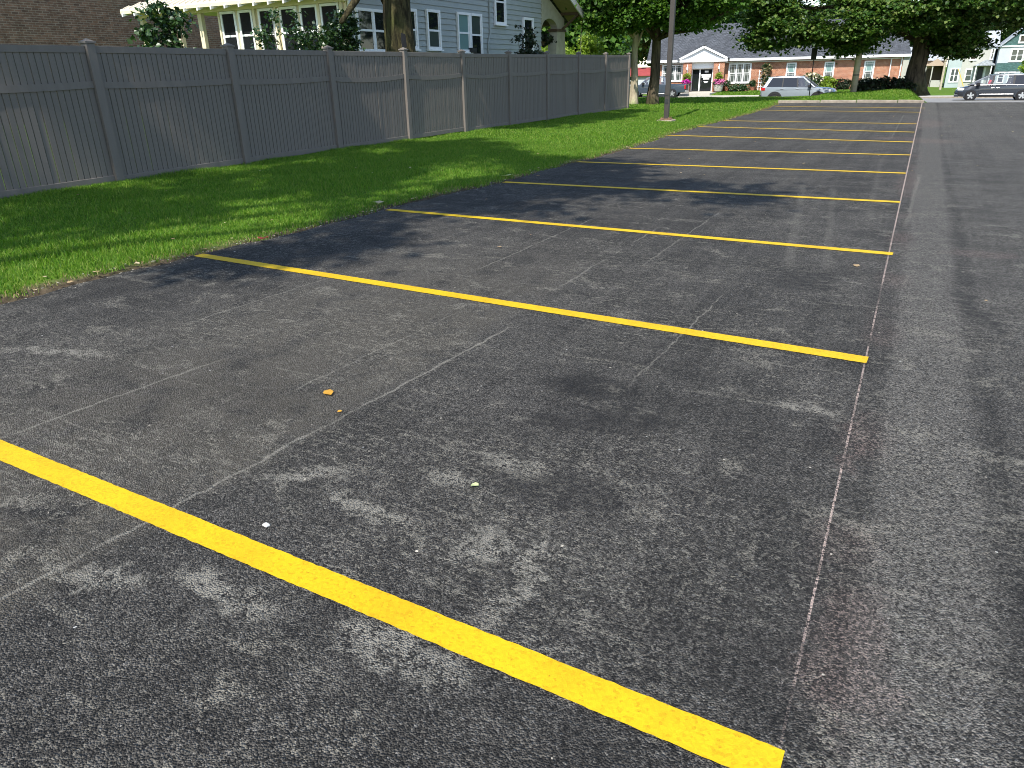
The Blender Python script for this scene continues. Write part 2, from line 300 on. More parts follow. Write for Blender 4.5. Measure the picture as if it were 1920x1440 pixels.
# ------------------------------------------------------------------ mesh helpers
class MB:
    def __init__(s): s.v = []; s.f = []; s.mi = []
    def add(s, vs, fs, mi=0):
        o = len(s.v); s.v += [tuple(p) for p in vs]; s.f += [tuple(i+o for i in f) for f in fs]; s.mi += [mi]*len(fs); return s
    def box(s, c, d, rz=0.0, mi=0, taper=1.0):
        hx, hy, hz = d[0]/2, d[1]/2, d[2]/2; ca, sa = math.cos(rz), math.sin(rz); vs = []
        for z, k in ((-hz, 1), (hz, taper)):
            for x, y in ((-hx, -hy), (hx, -hy), (hx, hy), (-hx, hy)):
                x *= k; y *= k; vs.append((c[0]+x*ca-y*sa, c[1]+x*sa+y*ca, c[2]+z))
        return s.add(vs, [(3, 2, 1, 0), (4, 5, 6, 7), (0, 1, 5, 4), (1, 2, 6, 5), (2, 3, 7, 6), (3, 0, 4, 7)], mi)
    def mm(s, a, b, mi=0): return s.box([(a[i]+b[i])/2 for i in range(3)], [abs(b[i]-a[i]) for i in range(3)], 0, mi)
    def hexa(s, p, mi=0): return s.add(p, [(3, 2, 1, 0), (4, 5, 6, 7), (0, 1, 5, 4), (1, 2, 6, 5), (2, 3, 7, 6), (3, 0, 4, 7)], mi)
    def bar(s, a, b, w, h, mi=0, up=(0, 0, 1)):
        a, b = Vector(a), Vector(b); d = (b-a).normalized(); u = Vector(up)
        sd_ = d.cross(u); sd_ = sd_.normalized() if sd_.length > 1e-5 else Vector((1, 0, 0)); u = sd_.cross(d).normalized()
        q = lambda p: [p-sd_*w/2-u*h/2, p+sd_*w/2-u*h/2, p+sd_*w/2+u*h/2, p-sd_*w/2+u*h/2]
        return s.hexa(q(a)+q(b), mi)
    def tube(s, pts, rad, n=8, mi=0, cap=True, jit=0.0):
        pts = [Vector(p) for p in pts]; o = len(s.v); ref = None
        for i, p in enumerate(pts):
            d = (pts[min(i+1, len(pts)-1)]-pts[max(i-1, 0)]).normalized()
            if ref is None: ref = Vector((1, 0, 0)) if abs(d.x) < .9 else Vector((0, 1, 0))
            a = (ref-d*ref.dot(d)).normalized(); b = d.cross(a); ref = a
            for k in range(n):
                t = 2*math.pi*k/n; r = rad[i]*(1+random.uniform(-jit, jit)); s.v.append(tuple(p+a*math.cos(t)*r+b*math.sin(t)*r))
        for i in range(len(pts)-1):
            for k in range(n):
                s.f.append((o+i*n+k, o+i*n+(k+1) % n, o+(i+1)*n+(k+1) % n, o+(i+1)*n+k)); s.mi.append(mi)
        if cap:
            s.f.append(tuple(o+k for k in reversed(range(n)))); s.mi.append(mi)
            s.f.append(tuple(o+(len(pts)-1)*n+k for k in range(n))); s.mi.append(mi)
        return s
    def prism(s, poly, a, b, axis, mi=0):
        # poly: 2d points in the plane normal to axis ('X': (y,z), 'Y': (x,z), 'Z': (x,y))
        mk = {'X': lambda p, t: (t, p[0], p[1]), 'Y': lambda p, t: (p[0], t, p[1]), 'Z': lambda p, t: (p[0], p[1], t)}[axis]
        n = len(poly); vs = [mk(p, a) for p in poly]+[mk(p, b) for p in poly]
        fs = [tuple(reversed(range(n))), tuple(range(n, 2*n))]+[(i, (i+1) % n, n+(i+1) % n, n+i) for i in range(n)]
        return s.add(vs, fs, mi)
    def disc(s, c, r, axis, w, n=16, mi=0, r2=None):
        d = {'X': (1, 0, 0), 'Y': (0, 1, 0), 'Z': (0, 0, 1)}[axis]; d = Vector(d)*w/2; c = Vector(c)
        return s.tube([c-d, c+d], [r, r2 or r], n, mi)
    def grid(s, xs, ys, fz, mi=0):
        o = len(s.v)
        for y in ys:
            for x in xs: s.v.append((x, y, fz(x, y)))
        n = len(xs)
        for j in range(len(ys)-1):
            for i in range(n-1): s.f.append((o+j*n+i, o+j*n+i+1, o+(j+1)*n+i+1, o+(j+1)*n+i)); s.mi.append(mi)
        return s
    def mesh(s, name, mats, smooth=False, off=(0, 0, 0)):
        me = bpy.data.meshes.new(name)
        vs = s.v if off == (0, 0, 0) else [(v[0]-off[0], v[1]-off[1], v[2]-off[2]) for v in s.v]
        me.from_pydata(vs, [], s.f)
        for m in (mats if isinstance(mats, (list, tuple)) else [mats]): me.materials.append(m)
        if any(s.mi): me.polygons.foreach_set("material_index", s.mi)
        if smooth: me.polygons.foreach_set("use_smooth", [True]*len(me.polygons))
        me.update(); return me
    def build(s, name, mats, parent=None, smooth=False, world=True):
        off = (0, 0, 0)
        if parent is not None and world:
            r = parent
            while r.parent: r = r.parent
            off = tuple(r.location)
        o = bpy.data.objects.new(name, s.mesh(name, mats, smooth, off)); COL.objects.link(o)
        if parent is not None: o.parent = parent
        return o
def tag(o, label=None, cat=None, group=None, kind=None):
    if label: o["label"] = label
    if cat: o["category"] = cat
    if group: o["group"] = group
    if kind: o["kind"] = kind
    return o
def thing(name, label, cat, loc=(0, 0, 0), rz=0.0, group=None):
    o = bpy.data.objects.new(name, None); COL.objects.link(o); o.location = loc; o.rotation_euler = (0, 0, rz); o.empty_display_size = .2
    return tag(o, label, cat, group)
def bevel(o, w=.006, seg=2):
    m = o.modifiers.new("bevel", 'BEVEL'); m.width = w; m.segments = seg; m.limit_method = 'ANGLE'; return o
def raw_mesh(name, verts, faces_flat, n_per, mat):
    me = bpy.data.meshes.new(name); nv = len(verts); nf = len(faces_flat)//n_per
    me.vertices.add(nv); me.vertices.foreach_set("co", np.asarray(verts, np.float32).ravel())
    me.loops.add(nf*n_per); me.loops.foreach_set("vertex_index", np.asarray(faces_flat, np.int32))
    me.polygons.add(nf); me.polygons.foreach_set("loop_start", np.arange(0, nf*n_per, n_per, dtype=np.int32))
    try: me.polygons.foreach_set("loop_total", np.full(nf, n_per, np.int32))
    except Exception: pass
    me.materials.append(mat); me.update(calc_edges=True); me.validate(); return me
def sst(x, a, b):
    t = min(1, max(0, (x-a)/(b-a))); return t*t*(3-2*t)

# ------------------------------------------------------------------ ground
EDGE = [(-9, -5.62), (1.39, -5.59), (3.04, -5.51), (5.66, -5.37), (8.23, -5.20), (10.89, -5.14), (13.39, -5.08), (16.93, -5.26), (19.73, -5.31), (22.57, -5.20), (29.45, -5.25), (33.6, -5.47), (35.3, -5.75)]
_ey = np.array([e[0] for e in EDGE]); _ex = np.array([e[1] for e in EDGE])
def edge_x(y):
    return np.interp(y, _ey, _ex) + .022*np.sin(np.asarray(y)*5.1) + .018*np.sin(np.asarray(y)*11.7+1) + .03*np.sin(np.asarray(y)*1.7+.4)
def drive_z(y): return -0.87*min(1, max(0, (y-35.4)/17.8)) if y < 53.2 else -0.87-.19*min(1, (y-53.2)/16.8)
def ground_z(x, y):
    far = -0.6 - .45*sst(x, -6, 2) - .9*sst(y, 85, 138)*sst(x, -8, 0)
    if y > 70: return (-1.06 + (far+1.06)*sst(y, 70, 80)) if y < 138 else far
    if y > 53: return drive_z(y) - .06
    inlot = (x > edge_x(y)-.02) and y < 35.3 or (x > .35 + .12*max(0, y-46)**1.2 and y >= 35.3)
    if inlot and x < 30: return drive_z(y) - .07
    lawn = .10*sst(-x, 5.3, 7.6)*(1-.9*sst(y, 27, 33)) + (.02 if y > 34.5 else 0)
    lawn += .24*math.exp(-((x+1.0)**2/9+(y-45.4)**2/22))
    k = sst(y, 41 if x < -5 else 46.5, 52.6)
    z = lawn*(1-k) + (-.93)*k
    if y > 34.5 and x > -1.2: z = z + (drive_z(y)-.03-z)*sst(x, -.9, .4)
    return z + .012*math.sin(x*2.3+y*1.1) + .008*math.sin(x*5.1-y*3.3)
xs = np.concatenate([np.arange(-640, -60, 58), np.arange(-60, -13, 1.0), np.arange(-13, 4, .25), np.arange(4, 40, 1.5), np.arange(40, 700, 60)])
ys = np.concatenate([np.arange(-300, -10, 58), np.arange(-10, 56, .4), np.arange(56, 150, 1.5), np.arange(150, 1500, 90)])
g = MB().grid(list(xs), list(ys), ground_z).build("ground", MT['ground'], smooth=True); tag(g, "green lawn and soil spreading under everything", "ground", kind="structure")

# parking lot: one sheet with an uneven left edge, then a drive falling to the street
m = MB(); yy = list(np.arange(-9, 35.31, .12))
cols = [0, .05, .15, .4, .7, 1.0]
o0 = 0
for y in yy:
    e = float(edge_x(y)) + random.uniform(-.012, .012)
    yend = y
    for k, q in enumerate((e-.03, e, e+.4, -1.5, 4.0, 16.0)):
        m.v.append((q, yend, 0.0 if k else -.055))
for j in range(len(yy)-1):
    for i in range(5): m.f.append((j*6+i, j*6+i+1, (j+1)*6+i+1, (j+1)*6+i)); m.mi.append(0)
lot = m.build("parking_lot", MT['asphalt']); tag(lot, "fresh dark asphalt car park with pale scuffs and dust", "parking lot", kind="structure")
m = MB()
for j, y in enumerate(np.arange(35.3, 53.31, .6)):
    w = .12*max(0, y-46)**1.2
    for q in (.45-.5*sst(y, 36.4, 35.3)+w, 3.0, 9.0, 16.0): m.v.append((q, y, drive_z(y)))
nr = len(m.v)//4
for j in range(nr-1):
    for i in range(3): m.f.append((j*4+i, j*4+i+1, (j+1)*4+i+1, (j+1)*4+i)); m.mi.append(0)
d = m.build("driveway", MT['asphalt']); tag(d, "asphalt drive falling from the car park to the street", "driveway", kind="structure")
m = MB().grid([-140, -60, -20, 0, 20, 60, 160], [53.2, 58, 62, 66, 70], lambda x, y: drive_z(y)+.004)
tag(m.build("road", MT['road']), "pale grey street behind the grass bank", "road", kind="structure")
m = MB(); m.mm((-140, 72.2, -1.2), (-4, 74.6, -.86)); m.mm((-3.5, 72.2, -1.4), (60, 74.6, -1.0)); m.mm((-24, 74.6, -1.2), (-18.5, 79.5, -.66))
tag(m.build("pavement", MT['walk']), "pale concrete pavement across the street with a path to the entrance", "pavement", kind="structure")
m = MB(); m.mm((-140, 70, -1.4), (-22, 70.18, -.93)); m.mm((-17, 70, -1.4), (160, 70.18, -.93))
tag(m.build("street_kerb", MT['kerb']), "low concrete kerb along the far side of the street", "kerb", kind="structure")
k = thing("kerb", "cream concrete kerb stones closing the far end of the stalls", "kerb", (-3, 35.2, 0)); k["kind"] = "structure"
kx = -5.75; i = 0
while kx < .0:
    L = random.uniform(1.3, 1.9); L = min(L, .08-kx); a0 = 35.05+.28*math.sin((kx+5.7)*.55); a1 = 35.05+.28*math.sin((kx+L+5.7)*.55)
    b = MB().bar((kx+.01, a0, .045), (kx+L-.02, a1, .030), .17, .14).build("kerb_stone", MT['kerb'], k); bevel(b, .02, 2); kx += L; i += 1

# ------------------------------------------------------------------ yellow stripes
STR = [((0, 0), (-5.75, .17)), ((0, 2.76), (-5.52, 3.07)), ((.02, 5.44), (-5.35, 5.66)), ((-.01, 8.23), (-5.17, 8.20)), ((-.02, 10.95), (-5.17, 10.91)), ((-.01, 13.56), (-5.11, 13.47)),
       ((-.01, 16.17), (-5.32, 16.78)), ((-.03, 18.84), (-5.34, 19.77)), ((-.03, 21.77), (-5.28, 22.45)), ((.02, 27.56), (-5.33, 28.80)), ((.12, 30.43), (-5.32, 31.86))]
ORD = ["nearest the camera, cut by the lower picture edge", "second from the camera", "third from the camera", "fourth from the camera", "fifth from the camera", "sixth from the camera", "fifth from the far kerb", "fourth from the far kerb", "third from the far kerb", "second from the far kerb", "last one before the far kerb"]
for i, ((x0, y0), (x1, y1)) in enumerate(STR):
    a, b = Vector((x0, y0, 0)), Vector((x1, y1, 0)); d = b-a; L = d.length; d.normalize(); nn = Vector((-d.y, d.x, 0)); w = .0525 if i < 3 else (.058 if i < 6 else .068)
    m = MB(); n = int(L/(.02 if i < 3 else .08)); amp = .0018
    for j in range(n+1):
        c = a+d*L*j/n
        for sgn in (-1, 1):
            p = c+nn*sgn*(w+random.uniform(-amp, amp)); m.v.append((p.x, p.y, .004))
    for j in range(n): m.f.append((2*j, 2*j+2, 2*j+3, 2*j+1)[::-1]); m.mi.append(0)
    m.v = [(p[0], p[1], p[2]) for p in m.v]
    o = m.build("parking_stripe", MT['paint']); tag(o, "yellow painted stall stripe, " + ORD[i], "parking stripe", "yellow stall stripes")

# ------------------------------------------------------------------ grass blades (uncountable)
def blades(name, n, region, h, w, mat, seed, label, accept=None):
    r = np.random.default_rng(seed); x0, x1, y0, y1 = region
    X = r.uniform(x0, x1, n); Y = r.uniform(y0, y1, n)
    if accept is not None:
        k = accept(X, Y, r); X, Y = X[k], Y[k]
    n = len(X); Z = np.array([ground_z(a, b) for a, b in zip(X, Y)]) - .004
    patch = np.sin(X*2.1+np.sin(Y*1.3)*2)*np.sin(Y*1.7+1.1*np.sin(X*1.9)); 
    H = r.uniform(h[0], h[1], n)*(1+.3*patch); W = r.uniform(w[0], w[1], n)
    az = r.uniform(0, 2*np.pi, n); fa = r.uniform(0, 2*np.pi, n); lean = r.uniform(.15, .95, n)*H
    dx, dy = np.cos(az), np.sin(az); sx_, sy_ = np.cos(fa)*W/2, np.sin(fa)*W/2
    V = np.zeros((n, 5, 3), np.float32)
    V[:, 0] = np.stack([X-sx_, Y-sy_, Z], -1); V[:, 1] = np.stack([X+sx_, Y+sy_, Z], -1)
    mx, my, mz = X+dx*lean*.35, Y+dy*lean*.35, Z+H*.6
    V[:, 2] = np.stack([mx+sx_*.8, my+sy_*.8, mz], -1); V[:, 3] = np.stack([mx-sx_*.8, my-sy_*.8, mz], -1)
    V[:, 4] = np.stack([X+dx*lean, Y+dy*lean, Z+H*np.sqrt(np.clip(1-(lean/H)**2*.6, .2, 1))], -1)
    base = (np.arange(n)*5)[:, None]; F = (base+np.array([0, 1, 2, 0, 2, 3, 3, 2, 4])[None]).ravel()
    o = bpy.data.objects.new(name, raw_mesh(name, V.reshape(-1, 3), F, 3, mat)); COL.objects.link(o); tag(o, label, "grass", kind="stuff"); return o
def lawn_ok(X, Y, r):
    e = edge_x(Y); wob = .09*np.sin(Y*3.3)+.07*np.sin(Y*8.1+2)+.05*np.sin(Y*17.0)
    return (X < e + .03*(r.random(len(X)) < .06)) & (r.random(len(X)) < np.clip((e-X-.06+wob)/.16, .10, 1))
blades("lawn_grass", 300000, (-10.4, -5.0, 1.2, 13.5), (.028, .070), (.0035, .0075), MT['grass'], 1, "short green lawn grass in front of the fence, near part", lawn_ok)
blades("lawn_grass", 110000, (-10.6, -4.9, 13.5, 27), (.032, .070), (.007, .013), MT['grass'], 2, "short green lawn grass around the lamp pole", lawn_ok)
blades("lawn_grass", 60000, (-19, -4.9, 27, 46), (.035, .07), (.014, .03), MT['grass'], 3, "sunny lawn grass between the fence end and the street", lambda X, Y, r: (X < np.where(Y < 35.2, edge_x(Y)-.08, 1)) & ((X < -10.9) | (Y > 27)) & (X < -5.2))
blades("lawn_grass", 26000, (-5.6, .5, 35.25, 50), (.035, .08), (.018, .035), MT['grass'], 4, "grass bank under the big maple behind the kerb", lambda X, Y, r: X < .15+.0*Y)
blades("dry_edge_grass", 20000, (-6.0, -4.9, 1.0, 35), (.02, .06), (.004, .009), MT['drygrass'], 5, "dry straw and thin grass along the asphalt edge", lambda X, Y, r: (X < edge_x(Y)+.005) & (X > edge_x(Y)-.28))
blades("verge_grass", 9000, (-24, -4, 74.8, 79), (.06, .14), (.03, .06), MT['grass'], 6, "grass strip in front of the brick office", lambda X, Y, r: (X > -18.3) | (X < -24.2))

# small litter along the edge
def flat_bits(name, pts, size, mat, label, cat=None, kind=None, group=None, lift=.006):
    m = MB()
    for (x, y, z) in pts:
        s = random.uniform(*size); a = random.uniform(0, 6.28); k = random.randint(5, 7); ring = []
        for j in range(k):
            t = a+6.283*j/k; rr = s*random.uniform(.55, 1.0)*(1.35 if j == 0 else 1); ring.append((x+math.cos(t)*rr, y+math.sin(t)*rr, z+lift+random.uniform(0, s*.35)))
        o = len(m.v); m.v.append((x, y, z+lift+s*.1)); m.v += ring
        for j in range(k): m.f.append((o, o+1+j, o+1+(j+1) % k)); m.mi.append(0)
    return tag(m.build(name, mat), label, cat, group, kind)
pts = []
for _ in range(240):
    y = random.uniform(.8, 34.5); x = float(edge_x(y)) - abs(random.gauss(.03, .10)); pts.append((x, y, max(0, ground_z(x, y))+.012))
pts2 = []
for _ in range(1500):
    y = random.uniform(.5, 20); x = float(edge_x(y)) + random.gauss(-.03, .055); pts2.append((x, y, (0 if x > edge_x(y) else ground_z(x, y)+.01)))
flat_bits("edge_crumbs", pts2[:900], (.004, .012), MT["stone"], "tan grit crumbs along the asphalt edge", "grit", "stuff", lift=.003)
flat_bits("tar_crumbs", pts2[900:], (.005, .014), MT["black"], "black asphalt crumbs along the lawn edge", "grit", "stuff", lift=.003)
flat_bits("leaf_litter", pts, (.010, .030), MT['leafdry'], "dry brown leaf crumbs along the asphalt edge", "litter", "stuff")
pts = [(random.uniform(-9.8, -5.7), random.uniform(3, 24), 0) for _ in range(60)]; pts = [(x, y, ground_z(x, y)+.05) for x, y, z in pts]
flat_bits("lawn_litter", pts, (.012, .028), MT['leafdry'], "small dry leaves scattered over the lawn", "litter", "stuff")
pts = [(random.uniform(-5, 3), random.uniform(4, 33), 0) for _ in range(70)]
flat_bits("lot_litter", pts, (.012, .035), MT['leafdry'], "small pale leaves scattered over the far asphalt", "litter", "stuff")
pts = [(random.uniform(-5.2, .8), random.uniform(-.3, 8), 0) for _ in range(150)]
flat_bits("stone_chips", pts, (.003, .008), MT['stone'], "tiny pale stone chips on the near asphalt", "chips", "stuff", lift=.002)
flat_bits("fallen_leaf", [(-2.34, 1.18, 0)], (.036, .04), MT['leafor'], "orange fallen leaf lying on the asphalt between the first two stripes", "leaf")
flat_bits("fallen_leaf", [(-1.23, .74, 0)], (.016, .018), MT['leafgreen'], "tiny pale green fallen leaf on asphalt near the first stripe", "leaf")
flat_bits("fallen_leaf", [(-5.36, 3.72, .03)], (.05, .06), MT['leafred'], "red brown fallen leaf at the grass edge past the second stripe", "leaf")
flat_bits("fallen_leaf", [(-5.58, 5.75, .05)], (.07, .08), MT['leafdry'], "curled tan leaf on the grass edge beside the third stripe", "leaf")
flat_bits("fallen_leaf", [(-5.30, 8.55, .03)], (.07, .08), MT['leafgreen'], "pale leaf at the grass edge beside the fourth stripe", "leaf")
flat_bits("fallen_leaf", [(-2.14, 1.03, 0)], (.014, .016), MT['leafor'], "tiny orange leaf right of the larger orange leaf on asphalt", "leaf")
m = MB().hexa([(-1.775, .182, .001), (-1.748, .178, .001), (-1.744, .197, .001), (-1.77, .203, .001), (-1.77, .184, .009), (-1.750, .182, .011), (-1.748, .195, .009), (-1.768, .199, .008)])
tag(bevel(m.build("white_chip", MT['chip']), .003), "white angular stone chip on asphalt above the nearest stripe", "stone")

# ------------------------------------------------------------------ fence
FX = -10.22; FY0 = 5.64; SP = 2.44
TOP = [1.90, 1.91, 1.92, 1.92, 1.93, 1.94, 1.94, 1.95, 1.97, 1.99, 2.0, 2.02]
def top_at(i): return TOP[max(0, min(11, i+2))]
fence = thing("vinyl_fence", "tall grey vinyl privacy fence with vertical boards beside the lawn", "fence", (FX, FY0, .08))
def fence_dup(src, loc):
    o = src.copy(); COL.objects.link(o); o.parent = fence; o.location = loc; return o
pm = MB(); pm.mm((-.0635, -.0635, -.15), (.0635, .0635, 1.97)); post_me = None
for i in range(-2, 10):
    y = (i)*SP; zt = top_at(i)+.035-.08
    p = MB(); p.mm((-.0635, -.0635, -.2), (.0635, .0635, zt)); po = p.build("post", MT['vinyl'], fence, world=False); po.location = (0, y, 0); bevel(po, .006, 2)
    po.rotation_euler = (random.uniform(-.006, .006), random.uniform(-.008, .008), 0)
    c = MB(); c.mm((-.080, -.080, zt), (.080, .080, zt+.022)); c.add([(-.07, -.07, zt+.022), (.07, -.07, zt+.022), (.07, .07, zt+.022), (-.07, .07, zt+.022), (0, 0, zt+.062)], [(0, 1, 4), (1, 2, 4), (2, 3, 4), (3, 0, 4)])
    co = c.build("post_cap", MT['vinyl'], po, world=False)
picket = MB(); picket.mm((-.011, -.0412, 0), (.011, .0412, 1.72)); pick_o = None; npick = 26
SAG = {0: .012, 1: .02, 2: .045, 3: .04, 4: .055, 5: .03, 6: .03, 7: .03, 8: .03}
for i in range(-2, 9):
    ya, yb = i*SP+.064, (i+1)*SP-.064; za, zb = top_at(i)-.08, top_at(i+1)-.08
    za -= .0; r = MB(); r.hexa([(-.022, ya, za-.088), (.022, ya, za-.088), (.022, yb, zb-.088), (-.022, yb, zb-.088), (-.022, ya, za), (.022, ya, za), (.022, yb, zb), (-.022, yb, zb)])
    bevel(r.build("top_rail", MT['vinyl'], fence, world=False), .005)
    b0 = .035+random.uniform(-.015, .02); r = MB(); r.hexa([(-.022, ya, b0), (.022, ya, b0), (.022, yb, b0+.01), (-.022, yb, b0+.01), (-.022, ya, b0+.092), (.022, ya, b0+.092), (.022, yb, b0+.102), (-.022, yb, b0+.102)])
    bevel(r.build("bottom_rail", MT['vinyl'], fence, world=False), .005)
    r = MB(); n = 10; zm = (za+zb)/2-.50; s = SAG.get(i, .02)
    for j in range(n+1):
        t = j/n; y = ya+(yb-ya)*t; z = zm+(zb-za)*(t-.5)-s*4*t*(1-t)+.012*t
        for q in ((-.022, z-.044), (.026, z-.044), (.026, z+.044), (-.022, z+.044)): r.v.append((q[0], y, q[1]))
    for j in range(n):
        for a in range(4): r.f.append((j*4+a, j*4+(a+1) % 4, j*4+4+(a+1) % 4, j*4+4+a)); r.mi.append(0)
    r.build("middle_rail", MT['vinyl'], fence, world=False)
    pw = (yb-ya)/npick
    for j in range(npick):
        y = ya+pw*(j+.5)
        if pick_o is None:
            pick_o = picket.build("picket", MT['vinyl'], fence, world=False); o = pick_o
        else: o = fence_dup(pick_o, (0, 0, 0))
        o.location = (random.uniform(-.0035, .0015), y+random.uniform(-.0012, .0012), b0+.06); o.scale = (1, (pw-.0135)/.0824, ((za+zb)/2-.05-b0-.06)/1.72)
        o.rotation_euler = (random.uniform(-.0012, .0012), 0, random.uniform(-.03, .03))

# ------------------------------------------------------------------ lamp pole
lp = thing("lamp_pole", "dark bronze square lamp pole standing in the lawn", "lamp pole", (-6.62, 20.95, .08))
b = MB(); b.box((-6.62, 20.95, .05), (.46, .46, .12)); bevel(b.build("footing", MT['conc'], lp), .02)
b = MB(); b.box((-6.62, 20.95, .128), (.30, .30, .03)); bevel(b.build("base_plate", MT['rust'], lp), .005)
for dx in (-.11, .11):
    for dy in (-.11, .11): MB().disc((-6.62+dx, 20.95+dy, .165), .016, 'Z', .05, 6).build("anchor_bolt", MT['rust'], lp)
b = MB(); b.box((-6.62, 20.95, 3.66), (.135, .135, 7.04), 0, 0, .98); bevel(b.build("shaft", MT['bronze'], lp), .012)
b = MB(); b.box((-6.62, 20.877, .62), (.075, .012, .13)); b.box((-6.62, 20.874, .78), (.10, .01, .012)); b.build("hand_hole_cover", MT['dark'], lp)
MB().box((-6.695, 20.9, 3.35), (.03, .03, .05)).build("photo_cell", MT['kerb'], lp)
b = MB(); b.mm((-6.60, 20.91, 7.05), (-6.0, 20.99, 7.12)); b.build("arm", MT['bronze'], lp)
b = MB(); b.mm((-6.0, 20.75, 7.0), (-5.4, 21.15, 7.2)); h = bevel(b.build("lamp_head", MT['bronze'], lp), .03); MB().mm((-5.93, 20.8, 6.992), (-5.47, 21.1, 6.999)).build("lens", MT['lamp'], h)

# ------------------------------------------------------------------ building helpers
Z3 = Vector((0, 0, 1))
def obox(m, O, u, n, s0, s1, z0, z1, d0, d1, mi=0):
    P = lambda s, d, z: Vector(O)+u*s+n*d+Z3*z
    return m.hexa([P(s0, d0, z0), P(s1, d0, z0), P(s1, d1, z0), P(s0, d1, z0), P(s0, d0, z1), P(s1, d0, z1), P(s1, d1, z1), P(s0, d1, z1)], mi)
def window(root, O, u, n, s0, s1, z0, z1, frame, glass, tw=.09, rail=None, lights=1, prairie=False, sill=True, proud=.07, lower=None):
    """outer trim s0..s1, z0..z1 on the wall plane through O"""
    m = MB()
    obox(m, O, u, n, s0, s0+tw, z0, z1, 0, proud); obox(m, O, u, n, s1-tw, s1, z0, z1, 0, proud)
    obox(m, O, u, n, s0+tw, s1-tw, z1-tw, z1, 0, proud+.012); obox(m, O, u, n, s0+tw, s1-tw, z0, z0+tw, 0, proud)
    wl = (s1-s0-2*tw); step = wl/lights; rz = z0+(z1-z0)*.5 if rail is None else rail
    for k in range(1, lights): obox(m, O, u, n, s0+tw+step*k-.04, s0+tw+step*k+.04, z0+tw, z1-tw, 0, proud-.01)
    for k in range(lights):
        a, b = s0+tw+step*k+(.04 if k else 0), s0+tw+step*(k+1)-(.04 if k < lights-1 else 0)
        if rail is not False: obox(m, O, u, n, a, b, rz-.03, rz+.03, 0, proud-.02)
        for q in ((a, a+.035), (b-.035, b)): obox(m, O, u, n, q[0], q[1], z0+tw, z1-tw, 0, proud-.03)
        if prairie:
            for za, zb in ((z0+tw, rz-.03), (rz+.03, z1-tw)):
                for q in (a+.14, b-.16): obox(m, O, u, n, q, q+.022, za, zb, 0, proud-.035)
                obox(m, O, u, n, a+.035, b-.035, zb-.16, zb-.138, 0, proud-.036)
    w = m.build("window", frame, root)
    for k in range(lights):
        a, b = s0+tw+step*k, s0+tw+step*(k+1)
        for za, zb, gm in ((z0+tw, rz, lower or glass), (rz, z1-tw, glass)) if rail is not False else ((z0+tw, z1-tw, glass),):
            g_ = MB(); obox(g_, O, u, n, a+.002, b-.002, za+.002, zb-.002, .004, .026); g_.build("pane", gm, w)
    if sill:
        g_ = MB(); obox(g_, O, u, n, s0-.04, s1+.04, z0-.045, z0-.002, 0, proud+.05); g_.build("sill", frame, w)
    return w

# ------------------------------------------------------------------ grey house behind the fence
HX = -15.03
H = thing("grey_house", "blue grey clapboard house with cream sunroom behind the fence", "house", (-19.5, 24, .1))
m = MB(); m.prism([(17.16, .9), (29.8, .9), (29.8, 4.80), (24.5, 7.15), (17.16, 3.9)], -20.22, HX, 'X'); m.build("wall", MT['siding'], H)
m = MB(); m.mm((-20.2, 17.22, -.1), (HX-.02, 29.75, .9)); m.build("foundation", MT['stucco'], H)
z = .92
while z < 7.0:
    yl = 17.26 if z < 3.7 else 17.26+(z-3.7)/.442; yh = 29.8 if z < 4.62 else 29.8-(z-4.62)/.45
    if yh-yl > .3:
        p = MB(); p.prism([(HX-.002, z), (HX+.040, z), (HX+.008, z+.172), (HX-.002, z+.178)], yl, yh, 'Y'); p.build("clapboard", MT['siding'], H)
    z += .18
m = MB(); m.mm((HX-.002, 17.10, .9), (HX+.045, 17.25, 3.72)); m.build("corner_board", MT['white'], H)
ux, nx = Vector((0, 1, 0)), Vector((1, 0, 0)); OX = (HX+.036, 0, 0)
window(H, OX, ux, nx, 17.34, 18.95, 2.15, 3.32, MT['white'], MT['glass'], .08, None, 2)
window(H, OX, ux, nx, 19.65, 20.42, 2.26, 3.44, MT['white'], MT['glass'], .085, 2.83, 1, lower=MT['blind'])
window(H, OX, ux, nx, 20.98, 21.80, 2.27, 3.48, MT['white'], MT['glass'], .085, 2.85, 1, lower=MT['blind'])
window(H, OX, ux, nx, 22.90, 23.76, 2.22, 3.50, MT['white'], MT['curtain'], .08, 2.84, 1, lower=MT['curtain'])
window(H, OX, ux, nx, 23.77, 24.63, 1.55, 3.50, MT['white'], MT['blind'], .08, 2.80, 1, lower=MT['glass'])
window(H, OX, ux, nx, 25.64, 26.53, 3.22, 4.85, MT['white'], MT['glass'], .09, 4.0, 1)
window(H, OX, ux, nx, 28.00, 28.93, 1.9, 3.57, MT['white'], MT['glass'], .09, 2.75, 1)
m = MB(); m.tube([(HX+.07, 25.28, 5.4), (HX+.07, 25.24, 2.9), (HX+.07, 25.08, 2.55), (HX+.07, 25.10, .3)], [.03]*4, 8); m.build("conduit", MT['siding'], H)
m = MB(); m.mm((HX+.02, 23.62, 2.2), (HX+.22, 23.95, 2.36)); m.build("meter_box", MT['dark'], H)
